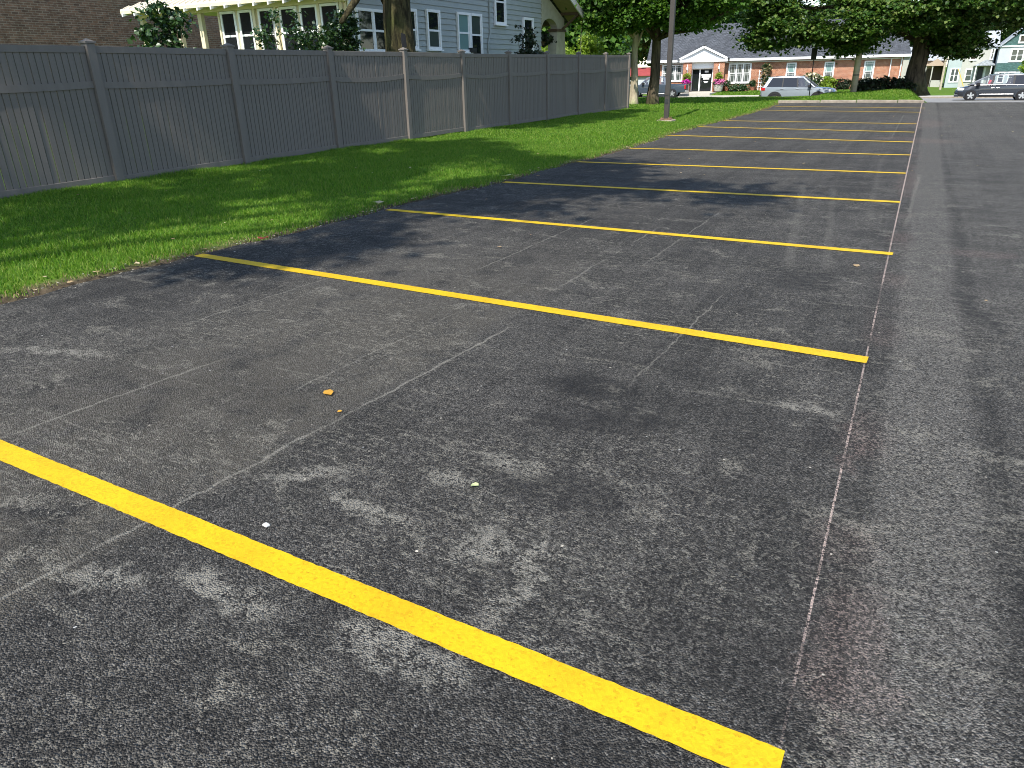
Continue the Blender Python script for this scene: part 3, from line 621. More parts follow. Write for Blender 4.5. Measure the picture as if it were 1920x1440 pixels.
# sunroom, facing the back yard
m = MB(); m.mm((-20.26, 17.12, .3), (HX-.05, 17.155, 3.66)); m.build("sunroom_wall", MT['cream'], H)
uy, ny = Vector((1, 0, 0)), Vector((0, -1, 0)); OY = (0, 17.118, 0)
for a, b in ((-20.19, -19.53), (-19.41, -18.81), (-18.55, -17.90), (-17.66, -16.96), (-16.85, -16.17), (-16.06, -15.34)):
    window(H, OY, uy, ny, a, b, 1.35, 3.45, MT['white'], MT['glass'], .07, 2.745, 1, sill=False, proud=.05)
for a in (-20.26, -18.74, -17.84, -16.14, -15.28):
    p = MB(); p.mm((a, 17.03, .3), (a+.09 if a > -20 else a+.06, 17.12, 3.5)); p.build("sunroom_post", MT['cream'], H)
m = MB(); m.mm((-24.1, 17.0, 3.46), (HX-.02, 17.13, 3.66)); m.build("porch_beam", MT['cream'], H)
for a in (-24.0, -22.22, -21.17):
    p = MB(); p.mm((a, 17.02, .3), (a+.17, 17.16, 3.46)); bevel(p.build("porch_column", MT['cream'], H), .01)
m = MB(); e0, e1 = 16.52, 19.6; zz = lambda y: 3.70+(y-e0)*.42
pr = [(-24.22, e0, zz(e0)), (-14.55, e0, zz(e0)), (-14.55, e1, zz(e1)), (-21.1, e1, zz(e1))]
m.add(pr+[(p[0], p[1], p[2]-.045) for p in pr], [(0, 1, 2, 3), (7, 6, 5, 4), (0, 4, 5, 1), (1, 5, 6, 2), (2, 6, 7, 3), (3, 7, 4, 0)])
hl = [(-24.22, e0, zz(e0)), (-21.1, e1, zz(e1)), (-24.22, e1+1, zz(e0))]; m.add(hl+[(-22, e1, zz(e0)-.05)], [(0, 1, 2), (0, 3, 1), (1, 3, 2), (2, 3, 0)])
roof = m.build("porch_roof", MT['creamroof'], H)
x = -24.0
while x < -14.6:
    ytop = min(e1, e0+(x+24.22)*(e1-e0)/3.12)
    p = MB(); p.bar((x, e0-.01, zz(e0)+.018), (x, ytop, zz(ytop)+.018), .03, .035); p.build("standing_seam", MT['creamroof'], roof); x += .27
m = MB(); m.mm((-24.2, 16.50, 3.56), (-14.57, 16.54, 3.655)); m.build("porch_fascia", MT['cream'], H)
x = -24.05
while x < -14.7:
    p = MB(); p.hexa([(x, 16.42, 3.47), (x+.05, 16.42, 3.47), (x+.05, 17.1, 3.66), (x, 17.1, 3.66), (x, 16.42, 3.56), (x+.05, 16.42, 3.56), (x+.05, 17.1, 3.80), (x, 17.1, 3.80)]); p.build("rafter_tail", MT['white'], H); x += .60
# gable roof with rake boards over the street side
s_ = .452
m = MB(); rf = [(24.5, 7.33), (32.85, 7.33-8.35*s_), (32.85, 7.33-8.35*s_+.10), (24.5, 7.45), (16.9, 7.45-7.6*s_), (16.9, 7.33-7.6*s_)]
m.prism(rf, -20.9, -14.16, 'X'); m.build("main_roof", MT['shingle'], H)
m = MB(); m.prism([(24.5, 7.20), (32.92, 7.20-8.42*s_), (32.92, 7.20-8.42*s_+.28), (24.5, 7.48), (16.85, 7.48-7.65*s_), (16.85, 7.20-7.65*s_)], -14.155, -14.10, 'X'); m.build("rake_board", MT['fascia'], H)
m = MB(); m.prism([(24.5, 7.26), (32.7, 7.26-8.2*s_), (32.7, 7.30-8.2*s_), (24.5, 7.30)], -14.98, -14.17, 'X'); m.build("soffit", MT['soffit'], H)
m = MB()
poly = [(29.82, 4.72), (29.82, 3.30)]
for a in range(0, 181, 15):
    t = math.pi-R(a); poly.append((30.66+.80*math.cos(t), 3.22+.42*math.sin(t)))
poly += [(31.47, 3.22), (32.2, 3.22), (32.2, 3.68)]
m.prism(poly, HX-.30, HX+.03, 'X'); m.build("porch_arch", MT['stucco'], H)
m = MB(); m.hexa([(HX-.45, 30.75, .1), (HX+.12, 30.75, .1), (HX+.12, 32.38, .1), (HX-.45, 32.38, .1), (HX-.33, 31.40, 3.16), (HX+.05, 31.40, 3.16), (HX+.05, 32.22, 3.16), (HX-.33, 32.22, 3.16)]); m.build("porch_pier", MT['stucco'], H)
m = MB(); m.mm((HX-.38, 31.33, 3.16), (HX+.09, 32.30, 3.27)); m.build("pier_cap", MT['brown'], H)
m = MB(); m.mm((-24, 29.8, .2), (HX-.32, 32.2, .5)); m.build("porch_floor", MT['stucco'], H)
m = MB(); m.mm((HX-.02, 31.86, 3.82), (-14.16, 31.98, 3.93)); m.build("eave_bracket", MT['brown'], H)
m = MB(); m.bar((HX+.03, 31.93, 3.24), (-14.2, 31.93, 3.83), .10, .09); m.build("bracket_brace", MT['brown'], H)
m = MB(); m.mm((HX-.3, 32.1, 3.45), (HX-.1, 32.3, 3.66)); m.mm((-24, 32.1, 3.44), (HX-.31, 32.25, 3.65)); m.build("front_beam", MT['soffit'], H)
m = MB(); m.tube([(-14.4, 32.75, 3.55), (-14.4, 32.75, .3)], [.018, .018], 6); m.build("rain_chain", MT['cream'], H)

# brown brick building on the far left
BB = thing("brick_building", "long brown brick building wall behind the fence at the left", "building", (-33, 15, 0))
m = MB(); m.mm((-40, -16, -.3), (-30, 44, 8.6)); m.build("wall", MT['brickbrown'], BB)
m = MB(); m.mm((-40.15, -16.15, 8.6), (-29.85, 44.15, 8.85)); m.build("coping", MT['stucco'], BB)

# ------------------------------------------------------------------ brick office across the street
th = R(12); OO = (-20.6, 78.5, 0.0); U = Vector((math.cos(th), math.sin(th), 0)); N = Vector((math.sin(th), -math.cos(th), 0))
BO = thing("brick_office", "low red brick office with grey shingle roof and white gabled entrance", "office", (-14, 84, -.6))
m = MB(); obox(m, OO, U, N, -4.9, 18.7, -.9, 2.3, -11, 0); m.build("wall", MT['brickred'], BO)
for a, b in ((-1.66, -.82), (1.32, 2.38)):
    p = MB(); obox(p, OO, U, N, a, b, -.9, 2.2, 0, .85); p.build("pier", MT['brickred'], BO)
e = MB(); P = lambda s, d, z: Vector(OO)+U*s+N*d+Z3*z
r0 = [P(-5.4, .55, 2.34), P(19.2, .55, 2.34), P(19.2, -5.5, 5.9), P(-5.4, -5.5, 5.9), P(19.2, -11.5, 2.34), P(-5.4, -11.5, 2.34)]
e.add(r0+[v-Z3*.09 for v in r0], [(0, 1, 2, 3), (3, 2, 4, 5), (0, 6, 7, 1), (5, 4, 10, 11), (6, 9, 8, 7), (9, 11, 10, 8), (1, 7, 8, 2), (2, 8, 10, 4), (0, 3, 9, 6), (3, 5, 11, 9)]); e.build("roof", MT['shingle'], BO)
m = MB(); obox(m, OO, U, N, -5.42, -2.0, 2.20, 2.42, .55, .68); obox(m, OO, U, N, 2.7, 19.25, 2.20, 2.42, .55, .68); m.build("gutter", MT['white'], BO)
m = MB(); obox(m, OO, U, N, -4.9, -1.7, 2.04, 2.14, 0, .05); obox(m, OO, U, N, 2.4, 18.6, 2.04, 2.14, 0, .05); m.build("frieze_board", MT['white'], BO)
for a in (-4.85, 18.55): p = MB(); p.mm((0, 0, 0), (0, 0, 0)); p = MB(); p.tube([P(a, .08, 2.2), P(a, .08, -.5)], [.05, .05], 8); p.build("downspout", MT['white'], BO)
p = MB(); p.tube([P(17.65, .08, 2.1), P(17.65, .08, -.5)], [.05, .05], 8); p.build("downspout", MT['white'], BO)
def tri(m, s0, s1, zb, zt, d0, d1):
    sm = (s0+s1)/2; m.add([P(s0, d0, zb), P(s1, d0, zb), P(sm, d0, zt), P(s0, d1, zb), P(s1, d1, zb), P(sm, d1, zt)], [(2, 1, 0), (3, 4, 5), (0, 1, 4, 3), (1, 2, 5, 4), (2, 0, 3, 5)])
m = MB(); tri(m, -1.9, 2.3, 2.42, 3.42, -3, .82); m.build("entrance_gable", MT['fascia'], BO)
m = MB(); obox(m, OO, U, N, -2.05, 2.62, 2.18, 2.42, -.4, 1.0); m.build("entrance_cornice", MT['white'], BO)
m = MB()
for q in (-1, 1):
    a, b = P(.26-2.32*q, .93, 2.46), P(.26, .93, 3.55); m.bar(a, b, .22, .20)
m.build("gable_trim", MT['white'], BO)
m = MB(); rr = [P(-2.3, 1.02, 2.38), P(.26, 1.02, 3.68), P(2.82, 1.02, 2.38), P(-2.3, -3.4, 2.38), P(.26, -3.4, 3.68), P(2.82, -3.4, 2.38)]
m.add(rr+[v+Z3*.06 for v in rr], [(0, 3, 4, 1), (1, 4, 5, 2), (6, 7, 10, 9), (7, 8, 11, 10), (0, 1, 7, 6), (1, 2, 8, 7), (0, 6, 9, 3), (2, 5, 11, 8)]); m.build("entrance_roof", MT['shingle'], BO)
m = MB(); obox(m, OO, U, N, -.82, 1.32, 1.58, 2.18, 0, .5); m.build("transom_panel", MT['white'], BO)
m = MB()
for a, b in ((-.82, -.74), (-.06, .06), (1.20, 1.32)): obox(m, OO, U, N, a, b, -.56, 1.58, .02, .16)
obox(m, OO, U, N, -.74, 1.20, 1.50, 1.58, .02, .15); df = m.build("door_frame", MT['white'], BO)
m = MB(); obox(m, OO, U, N, -.74, -.06, -.56, 1.5, .03, .06); m.build("sidelight", MT['glass'], df)
m = MB(); obox(m, OO, U, N, .06, 1.20, -.56, 1.5, .03, .08); dr = m.build("door", MT['glass'], BO)
m = MB(); obox(m, OO, U, N, .47, .83, 1.20, 1.36, .081, .085); obox(m, OO, U, N, .16, 1.1, .90, 1.04, .081, .085); obox(m, OO, U, N, .2, 1.06, .72, .86, .081, .085)
obox(m, OO, U, N, .35, .95, .54, .66, .081, .085); obox(m, OO, U, N, .42, .86, .30, .38, .081, .085); obox(m, OO, U, N, .50, .80, .22, .28, .081, .085); m.build("door_lettering", MT['white'], dr)
m = MB(); m.tube([P(.16, .12, -.1), P(.16, .12, .5)], [.02, .02], 6); m.build("door_pull", MT['chrome'], dr)
m = MB(); obox(m, OO, U, N, -.9, 1.4, -.68, -.58, -.05, 1.6); m.build("step", MT['walk'], BO)
for a, b, zb, zt, L in ((-3.84, -1.74, .42, 1.99, 3), (2.77, 4.97, .15, 1.99, 3)): window(BO, OO, U, N, a, b, zb, zt, MT['white'], MT['blind'], .12, None, L, True, lower=MT['blind'])
for a in (8.27, 11.76, 15.33): window(BO, OO, U, N, a, a+.93, .15, 1.92, MT['white'], MT['curtain'], .10, 1.0, 1, True, lower=MT['blind'])
for a in (-1.24, 1.85):
    m = MB(); m.tube([P(a, .88, 1.95), P(a, 1.0, 1.75)], [.03, .03], 6); m.disc(P(a, 1.0, 1.62), .09, 'Z', .24, 8); m.build("wall_lantern", MT['white'], BO)

# ------------------------------------------------------------------ foliage builder
def leaf_cloud(blobs, n, size, rng, clump=.55, shell=.55, per=38, up=.35, flat=.75, gate=0, void=-.55):
    """leaf faces grouped in sprays inside ellipsoids; returns verts, flat triangle list"""
    vol = np.array([b[3]*b[4]*b[5] for b in blobs])**.72; vol /= vol.sum(); nc = max(1, n//per)
    bi = rng.choice(len(blobs), nc, p=vol); B = np.array(blobs)[bi]
    d = rng.normal(size=(nc, 3)); d /= np.linalg.norm(d, axis=1)[:, None]
    rad = shell+(1-shell)*rng.random(nc)**.6; cen = B[:, :3]+d*rad[:, None]*B[:, 3:6]
    if gate:
        q = np.sin(cen[:, 0]*gate+.7)+np.sin(cen[:, 1]*gate*1.13+1.9*np.sin(cen[:, 0]*gate*.6))+np.sin(cen[:, 2]*gate*1.7+cen[:, 0]*gate*.8)
        kp = q > void; cen, d = cen[kp], d[kp]; nc = len(cen)
    cs = clump*rng.uniform(.55, 1.35, nc)
    ci = rng.integers(0, nc, n); off = rng.normal(size=(n, 3))*cs[ci][:, None]*np.array([.55, .55, .34*flat])
    off[:, 2] -= .25*np.linalg.norm(off[:, :2], axis=1)
    p = cen[ci]+off; nrm = rng.normal(size=(n, 3)); nrm[:, 2] = np.abs(nrm[:, 2])+up; nrm += d[ci]*.5; nrm /= np.linalg.norm(nrm, axis=1)[:, None]
    t = rng.normal(size=(n, 3)); t -= (t*nrm).sum(1)[:, None]*nrm; t /= np.linalg.norm(t, axis=1)[:, None]; b = np.cross(nrm, t)
    s = rng.uniform(size[0], size[1], n)[:, None]; fold = nrm*s*.18
    V = np.stack([p-t*s*.55, p+b*s*.5+fold-t*s*.05, p+t*s*.6, p-b*s*.5+fold-t*s*.05], 1)
    base = (np.arange(n)*4)[:, None]; F = (base+np.array([0, 1, 2, 0, 2, 3])[None]).ravel()
    return V.reshape(-1, 3), F, cen
def crown(name, parent, blobs, n, size, mat, seed, label=None, **kw):
    rng = np.random.default_rng(seed); V, F, cen = leaf_cloud(blobs, n, size, rng, **kw)
    loc = np.array(parent.location if parent else (0, 0, 0)); o = bpy.data.objects.new(name, raw_mesh(name, V-loc, F, 3, mat)); COL.objects.link(o)
    if parent: o.parent = parent
    if label: o["label"] = label
    return o, cen
def wig(a, b, n, amp):
    a, b = Vector(a), Vector(b); return [a.lerp(b, i/n)+(Vector((random.uniform(-1, 1), random.uniform(-1, 1), random.uniform(-.6, .6)))*amp if 0 < i < n else Vector()) for i in range(n+1)]
def tree(label, base, h, r, blobs, n, size, leafmat, bark, seed, name="tree", limbs=9, lean=(0, 0), group=None, flare=1.5, nsides=12, **kw):
    random.seed(seed); T = thing(name, label, "tree", base, 0, group); bx, by, bz = base
    top = Vector((bx+lean[0], by+lean[1], bz+h)); pts = [Vector((bx, by, bz-.15)), Vector((bx, by, bz+.12)), Vector((bx, by, bz+.5))]; rad = [r*flare, r*(1+(flare-1)*.55), r*1.08]
    k = 6
    for i in range(1, k+1):
        t = i/k; p = Vector((bx, by, bz+.5)).lerp(top, t); p += Vector((random.uniform(-1, 1), random.uniform(-1, 1), 0))*r*.18*(1 if i < k else 0); pts.append(p); rad.append(r*(1.0-.45*t))
    m = MB(); m.tube(pts, rad, nsides, 0, True, .05); m.build("trunk", bark, T, True)
    o, cen = crown("crown", T, blobs, n, size, leafmat, seed, **kw)
    rs = np.random.default_rng(seed+5); idx = rs.choice(len(cen), min(limbs, len(cen)), replace=False)
    for q in idx:
        e = Vector(cen[q]); s = Vector((bx, by, bz+.5)).lerp(top, rs.uniform(.45, 1.0)); mid = s.lerp(e, .5)+Vector((0, 0, .12*(e-s).length))
        pp = [s, s.lerp(mid, .5)+Vector((0, 0, .05)), mid, mid.lerp(e, .55), e]; rr = r*rs.uniform(.25, .42); lm = MB(); lm.tube(pp, [rr, rr*.8, rr*.55, rr*.35, rr*.15], 7, 0, True, .06); lm.build("limb", bark, T, True)
    return T
def shrub(label, base, blobs, n, size, mat, seed, name="shrub", stems=4, group=None, flowers=None, **kw):
    random.seed(seed); T = thing(name, label, "shrub", base, 0, group); o, cen = crown("foliage", T, blobs, n, size, mat, seed, **kw)
    rs = np.random.default_rng(seed+3)
    for q in rs.choice(len(cen), min(stems, len(cen)), replace=False):
        e = Vector(cen[q]); s = Vector(base)+Vector((rs.uniform(-.08, .08), rs.uniform(-.08, .08), 0)); m = MB(); m.tube(wig(s, e, 4, .05), [.022, .018, .013, .009, .005], 5); m.build("stem", MT['bark'], T)
    if flowers:
        fm, fn, fs = flowers; crown("flowers", T, blobs, fn, fs, fm, seed+9, shell=.92, clump=.18, per=5)
    return T

# big maple on the bank behind the kerb
gz = ground_z
MB_ = (-.55, 46.6)
mbl = [(.9, 46.3, 6.5, 5.3, 5.2, 3.4), (-5.6, 43.6, 5.8, 2.6, 2.2, 1.2), (-5.2, 45.0, 4.3, 3.6, 3.2, 1.9), (-7.0, 43.6, 3.6, 2.3, 2.2, 1.25), (-3.0, 44.0, 3.6, 2.6, 2.4, 1.25), (2.2, 46.5, 3.9, 2.9, 3.2, 1.5), (4.9, 47.5, 5.0, 3.2, 3.2, 1.9), (-8.2, 43.2, 5.2, 2.0, 2.2, 1.5), (0, 43.0, 4.4, 2.4, 2.0, 1.2), (.9, 48, 3.0, 1.8, 1.8, .8), (-1.2, 50, 5.0, 4.5, 4, 2.2), (2.6, 44.6, 4.5, 2.0, 2.0, 1.2), (-6.4, 43.6, 2.5, 1.3, 1.2, .55), (1.7, 46.6, 2.3, 1.4, 1.2, .55), (-8.0, 43.0, 3.1, 1.2, 1.2, .6), (-4.2, 44.2, 2.7, 1.1, 1.0, .45)]
tree("big dark maple with wide low crown behind the far kerb", (MB_[0], MB_[1], gz(*MB_)-.03), 4.6, .50, mbl, 150000, (.12, .21), MT['maple'], MT['bark'], 21, "maple_tree", limbs=16, flare=1.75, nsides=16, clump=.62, shell=.55, per=70, up=1.0, flat=.6, gate=1.5, void=-.3)
# two trees by the fence end
b1 = (-12.05, 33.6); b2 = (-11.25, 34.0)
tree("slender pale barked tree just past the fence end", (*b1, gz(*b1)), 4.2, .18, [(-12.6, 33.2, 5.6, 2.4, 2.2, 2.2), (-13.2, 33.0, 4.0, 1.3, 1.3, .9), (-11.8, 33.0, 4.2, 1.2, 1.2, 1.0)], 20000, (.10, .18), MT['maple2'], MT['barkpale'], 22, limbs=8, flare=1.55, clump=.42)
tree("dark barked tree with a long low limb beside the pale tree", (*b2, gz(*b2)), 4.6, .255, [(-10.8, 33.6, 6.6, 3.6, 3.2, 2.8), (-9.6, 33.0, 4.4, 2.4, 2.0, 1.3), (-8.4, 33.4, 5.2, 2.2, 2.0, 1.4), (-11.8, 33.2, 4.0, 1.7, 1.6, 1.1), (-7.3, 34, 6.2, 2.0, 2.0, 1.4)], 80000, (.09, .17), MT['maple2'], MT['bark'], 23, limbs=14, lean=(.1, 0), flare=1.4, clump=.48, shell=.45, per=60, up=.9, flat=.65, gate=2.0)
m = MB(); m.tube([(-11.2, 33.9, 2.75), (-10.3, 33.7, 3.0), (-9.5, 33.6, 3.05), (-8.6, 33.5, 3.45), (-7.6, 33.6, 3.9), (-6.9, 33.7, 4.6)], [.10, .085, .07, .055, .04, .02], 7, 0, True, .05)
m.build("limb", MT['bark'], bpy.data.objects["tree.001"], True)
# trunk behind the fence, its crown above the picture
b3 = (-12.1, 15.35)
T3 = tree("thick mossy tree trunk rising behind the fence against the grey house", (*b3, .08), 5.2, .46, [(-12.5, 14.5, 9.2, 4.8, 5.0, 2.8), (-9.6, 14.0, 8.4, 3.2, 3.6, 2.0), (-14, 16, 9.5, 4, 4, 2.6), (-10.5, 17.0, 8.4, 3.0, 3.0, 1.7), (-9.45, 9.0, 10.4, .8, 3.2, 1.0)], 19000, (.18, .32), MT['maple2'], MT['barkmoss'], 24, per=70, gate=1.3, void=-.2, limbs=10, lean=(.05, .2), flare=1.35, nsides=16, clump=.7)
m = MB(); m.tube([(-12.2, 13.35, 2.62), (-12.15, 13.9, 3.12), (-12.1, 14.4, 3.6), (-12.1, 15.1, 4.5)], [.055, .085, .10, .14], 8, 0, True, .05); m.build("limb", MT['barkmoss'], T3, True)
m = MB(); m.add([(-11.72, 15.02, 2.1), (-11.67, 15.16, 2.12), (-11.68, 15.14, 2.42), (-11.73, 15.03, 2.45), (-11.80, 15.1, 2.28)], [(0, 1, 2, 3), (0, 1, 4), (1, 2, 4), (2, 3, 4), (3, 0, 4)]); m.build("bark_hollow", MT["black"], T3)
# shade tree left of the camera, outside the picture; it throws the leaf shadows on the stalls
tree("broad lawn tree standing left of the car park entrance", (-7.2, -4.5, .1), 8.5, .32, [(-2.6, -2.2, 12, 2.2, 1.9, 1.0), (-5.2, -3, 12.3, 2.0, 2.6, 1.2), (-7.6, -4, 12.5, 2.4, 3.4, 1.5), (-7, 1.3, 12, 2, 2.2, 1.1), (-4.2, .3, 11.6, 1.7, 1.2, .8), (-4.2, -5.7, 11.5, 1.0, .8, .5), (-5.0, -8.55, 11.5, .9, .4, .35), (-2.2, -.6, 11.6, 1.5, .8, .6), (-9.3, -1.2, 12.6, .75, 4.8, 1.2), (-9.3, -2.4, 13.4, .6, 4.4, .8)], 30000, (.11, .20), MT['maple2'], MT['bark'], 25, per=60, limbs=12, clump=.5, gate=1.6, void=-.1)

# background trees
bgt = [(-22.0, 50, 3.4, 8.0, 'far', "dense green tree right of the grey house gable"), (-20.2, 45, 2.4, 6.0, 'maple2', "mid green tree behind the yellow green shrub"), (-27, 58, 4.5, 9.0, 'far', "tall tree behind the grey house roof"),
       (-30.5, 101, 6.5, 12, 'far', "tall tree rising behind the left end of the office roof"), (-20.5, 104, 6.0, 10.2, 'far', "rounded tree behind the middle of the office roof"), (-9.5, 108, 5.5, 11, 'maple', "dark tree behind the right half of the office"),
       (-40, 112, 8, 13, 'far', "tree beyond the red roofed house"), (-50, 88, 7, 12, 'far', "tree far left of the red roofed house"), (8, 160, 9, 15, 'far', "tall tree behind the pale houses"), (24, 165, 9, 14, 'far', "far tree right of the pale houses"), (-6, 158, 8, 13, 'far', "far tree left of the pale houses"), (-36, 70, 5, 10, 'maple2', "street tree left of the parked pickup")]
for i, (x, y, r, h, mt, lb) in enumerate(bgt):
    zb = gz(x, y); rng = np.random.default_rng(200+i)
    bl = [(x, y, zb+h*.62, r, r, h*.36)]+[(x+rng.uniform(-.7, .7)*r, y+rng.uniform(-.8, .2)*r, zb+h*rng.uniform(.32, .85), r*.5, r*.5, h*.17) for _ in range(6)]
    tree(lb, (x, y, zb), h*.6, .12+.02*h, bl, 15000 if y < 110 else 9000, (.22, .42) if y < 90 else (.35, .65), MT[mt], MT['bark'], 100+i, limbs=6, group="background trees", clump=.8 if y < 90 else 1.2, per=30)
shrub("bright yellow green shrub in the sun behind the fence", (-15.4, 36.3, .1), [(-15.4, 36.3, 1.7, 1.35, 1.1, 1.15), (-15.3, 36.2, 2.55, .55, .5, .75), (-14.7, 36.2, 1.8, .7, .7, .7), (-17.6, 36.8, 1.8, 1.0, 1.0, 1.3)], 16000, (.06, .12), MT['lime'], 41, clump=.25)
# planting between fence and house
shrub("glossy evergreen shrub behind the fence before the brown brick wall", (-13.0, 9.15, .1), [(-13.0, 9.0, 1.9, .42, .52, .5), (-13.0, 9.35, 2.45, .28, .30, .55), (-13.0, 8.85, 2.45, .16, .14, .35), (-13.0, 9.15, 3.0, .25, .3, .3)], 1500, (.06, .12), MT['shrub'], 42, clump=.2, per=14, stems=9, shell=.2)
shrub("thin arching rose branches before the sunroom windows", (-13.2, 12.6, .1), [(-13.2, 11.9, 2.35, .25, .30, .22), (-13.2, 12.3, 2.75, .18, .22, .14), (-13.2, 13.0, 2.30, .2, .38, .36), (-13.2, 12.9, 2.75, .12, .10, .2), (-13.2, 13.5, 2.3, .25, .32, .4)], 950, (.05, .10), MT['shrub'], 43, clump=.16, per=12, stems=9, shell=.1)
shrub("dense dark climber on the sunroom corner post", (-13.4, 14.6, .1), [(-13.4, 14.3, 2.3, .22, .35, .45), (-13.4, 14.7, 2.75, .2, .25, .35), (-13.4, 15.05, 2.3, .2, .30, .55), (-13.4, 15.2, 2.75, .15, .2, .35)], 2300, (.05, .10), MT['shrub'], 44, clump=.16, per=16, stems=7, shell=.1)
shrub("dark leggy shrub at the house wall near the porch arch", (-13.3, 25.2, .1), [(-13.3, 25.2, 1.95, .4, .75, .40), (-13.3, 25.0, 2.6, .2, .22, .5), (-13.3, 25.5, 2.75, .15, .13, .4), (-13.3, 24.45, 2.75, .12, .12, .3), (-13.3, 25.9, 2.1, .3, .4, .3)], 1500, (.06, .12), MT['darkshrub'], 45, clump=.16, per=14, stems=8, shell=.1)
hb = thing("hanging_basket", "dark hanging fern basket inside the porch arch", "basket", (-15.4, 30.55, 2.7))
fo_, _c = crown("fern", hb, [(-15.4, 30.55, 2.85, .5, .5, .25)], 700, (.06, .14), MT['darkshrub'], 46, clump=.2, per=12); fo_['kind'] = 'stuff'; MB().disc((-15.4, 30.55, 2.68), .2, 'Z', .18, 10, 0, .26).build("pot", MT['brown'], hb)
m = MB().tube([(-15.4, 30.55, 2.8), (-15.4, 30.55, 3.55)], [.008, .008], 5); m.build("hanger", MT['dark'], hb)

# ------------------------------------------------------------------ planting at the office
def planter(label, s, d, r, h, potmat, fm, fr, seed, green=None, cat="planter", group=None):
    b = P(s, d, -.56); T = thing("flower_planter", label, cat, tuple(b), 0, group)
    m = MB(); m.tube([b, b+Z3*h*.5, b+Z3*h], [r*.8, r, r*1.1], 12); m.build("pot", potmat, T)
    if green: crown("foliage", T, [(b.x, b.y, b.z+h+.15, fr, fr, .25)], 500, (.06, .12), MT[green], seed, clump=.15, per=10)
    crown("flowers", T, [(b.x, b.y, b.z+h+.28, fr*.95, fr*.95, .3)], 900, (.06, .11), fm, seed+1, clump=.15, per=12)
    return T
planter("magenta petunias in a pale pot left of the office door", -1.25, 1.25, .33, .62, MT['basket'], MT['magenta'], .42, 60, 'shrub')
planter("pink petunias spilling from a pale pot right of the office door", 1.95, 1.35, .45, .62, MT['basket'], MT['pinkfl'], .62, 62, 'shrub')
for s, lb, sd_ in ((-1.2, "yellow green hanging plant above the magenta petunias", 64), (1.9, "yellow green hanging plant above the pink petunias", 66)):
    b = P(s, 1.15, .85); T = thing("hanging_plant", lb, "plant", tuple(b)); crown("foliage", T, [(b.x, b.y, b.z, .36, .36, .34)], 500, (.06, .13), MT['lime'], sd_, clump=.15, per=10)
    MB().disc(tuple(b-Z3*.05), .16, 'Z', .16, 10, 0, .2).build("pot", MT['brown'], T); MB().tube([b, b+Z3*1.1], [.012, .012], 5).build("hanger", MT['white'], T)
planter("small terracotta pot with green leaves beside the entrance pier", 2.75, .5, .2, .4, MT['terracotta'], MT['shrub'], .3, 68)
planter("terracotta pot with green leaves right of the three light window", 5.25, .5, .22, .4, MT['terracotta'], MT['shrub'], .34, 70)
for s, lb, n, w, h, mt, fl, sd_ in ((3.9, "low dark shrub under the right three light window", 1200, .95, .42, 'shrub', (MT['whitefl'], 40, (.06, .1)), 72), (8.7, "shrub with white blooms behind the silver car roof", 1500, 1.0, .75, 'shrub', (MT['whitefl'], 260, (.10, .18)), 74),
                                  (10.6, "white rose bush right of the silver car", 2200, 1.1, .95, 'shrub', (MT['whitefl'], 420, (.12, .2)), 76), (12.1, "yellow green bush between two office windows", 1500, .75, .75, 'lime', (MT['yellowfl'], 90, (.1, .16)), 78),
                                  (13.5, "dark bush with red blooms under the office wall", 1400, .9, .6, 'darkshrub', (MT['redfl'], 90, (.1, .16)), 80), (15.9, "white blooming bush below the rightmost office window", 1600, 1.1, .6, 'darkshrub', (MT['whitefl'], 330, (.12, .2)), 82)):
    b = P(s, .9, -.62); shrub(lb, tuple(b), [(b.x, b.y, b.z+h*.85, w, .55, h*.8)], n, (.10, .18), MT[mt], sd_, "flower_bush", 4, "bushes along the office wall", fl, clump=.28, per=14, shell=.3)
tr_ = thing("trellis", "white wooden garden trellis with climber against the brick wall", "trellis", tuple(P(6.1, .35, -.6)))
for s in (5.78, 6.02, 6.26, 6.5):
    m = MB(); obox(m, OO, U, N, s-.03, s+.03, -.6, 1.3, .30, .35); m.build("upright", MT['white'], tr_)
for zz_ in (-.2, .15, .5, .85, 1.2):
    m = MB(); obox(m, OO, U, N, 5.7, 6.6, zz_-.025, zz_+.025, .352, .39); m.build("slat", MT['white'], tr_)
b = P(6.4, .5, -.6); shrub("tan flowered climber growing up the white trellis", tuple(b), [(b.x, b.y, .7, .35, .25, .9), (b.x, b.y, 1.5, .4, .3, .45)], 900, (.08, .15), MT['shrub'], 84, "climber", 4, None, (MT['leafdry'], 400, (.08, .14)), clump=.2, per=10)
# dark ground cover bed under the maple
for i, (x, y, w, h, fl) in enumerate(((-2.6, 45.6, .75, .42, True), (-1.9, 46.0, .8, .5, False), (-1.2, 45.7, .6, .38, False), (-3.0, 45.9, .5, .5, True))):
    zb = gz(x, y); shrub(["dark leafy clump with pale blooms right of the utility pole", "dark leafy clump midway between utility pole and maple trunk", "dark leafy clump touching the maple trunk", "small clump with white blooms just behind the utility pole"][i], (x, y, zb), [(x, y, zb+h*.6, w, .5, h*.7)], 1300, (.08, .16), MT['darkshrub'], 86+i, "bedding_plant", 4, "dark plants under the maple", (MT['whitefl'], 60, (.07, .12)) if fl else None, clump=.2, per=12)

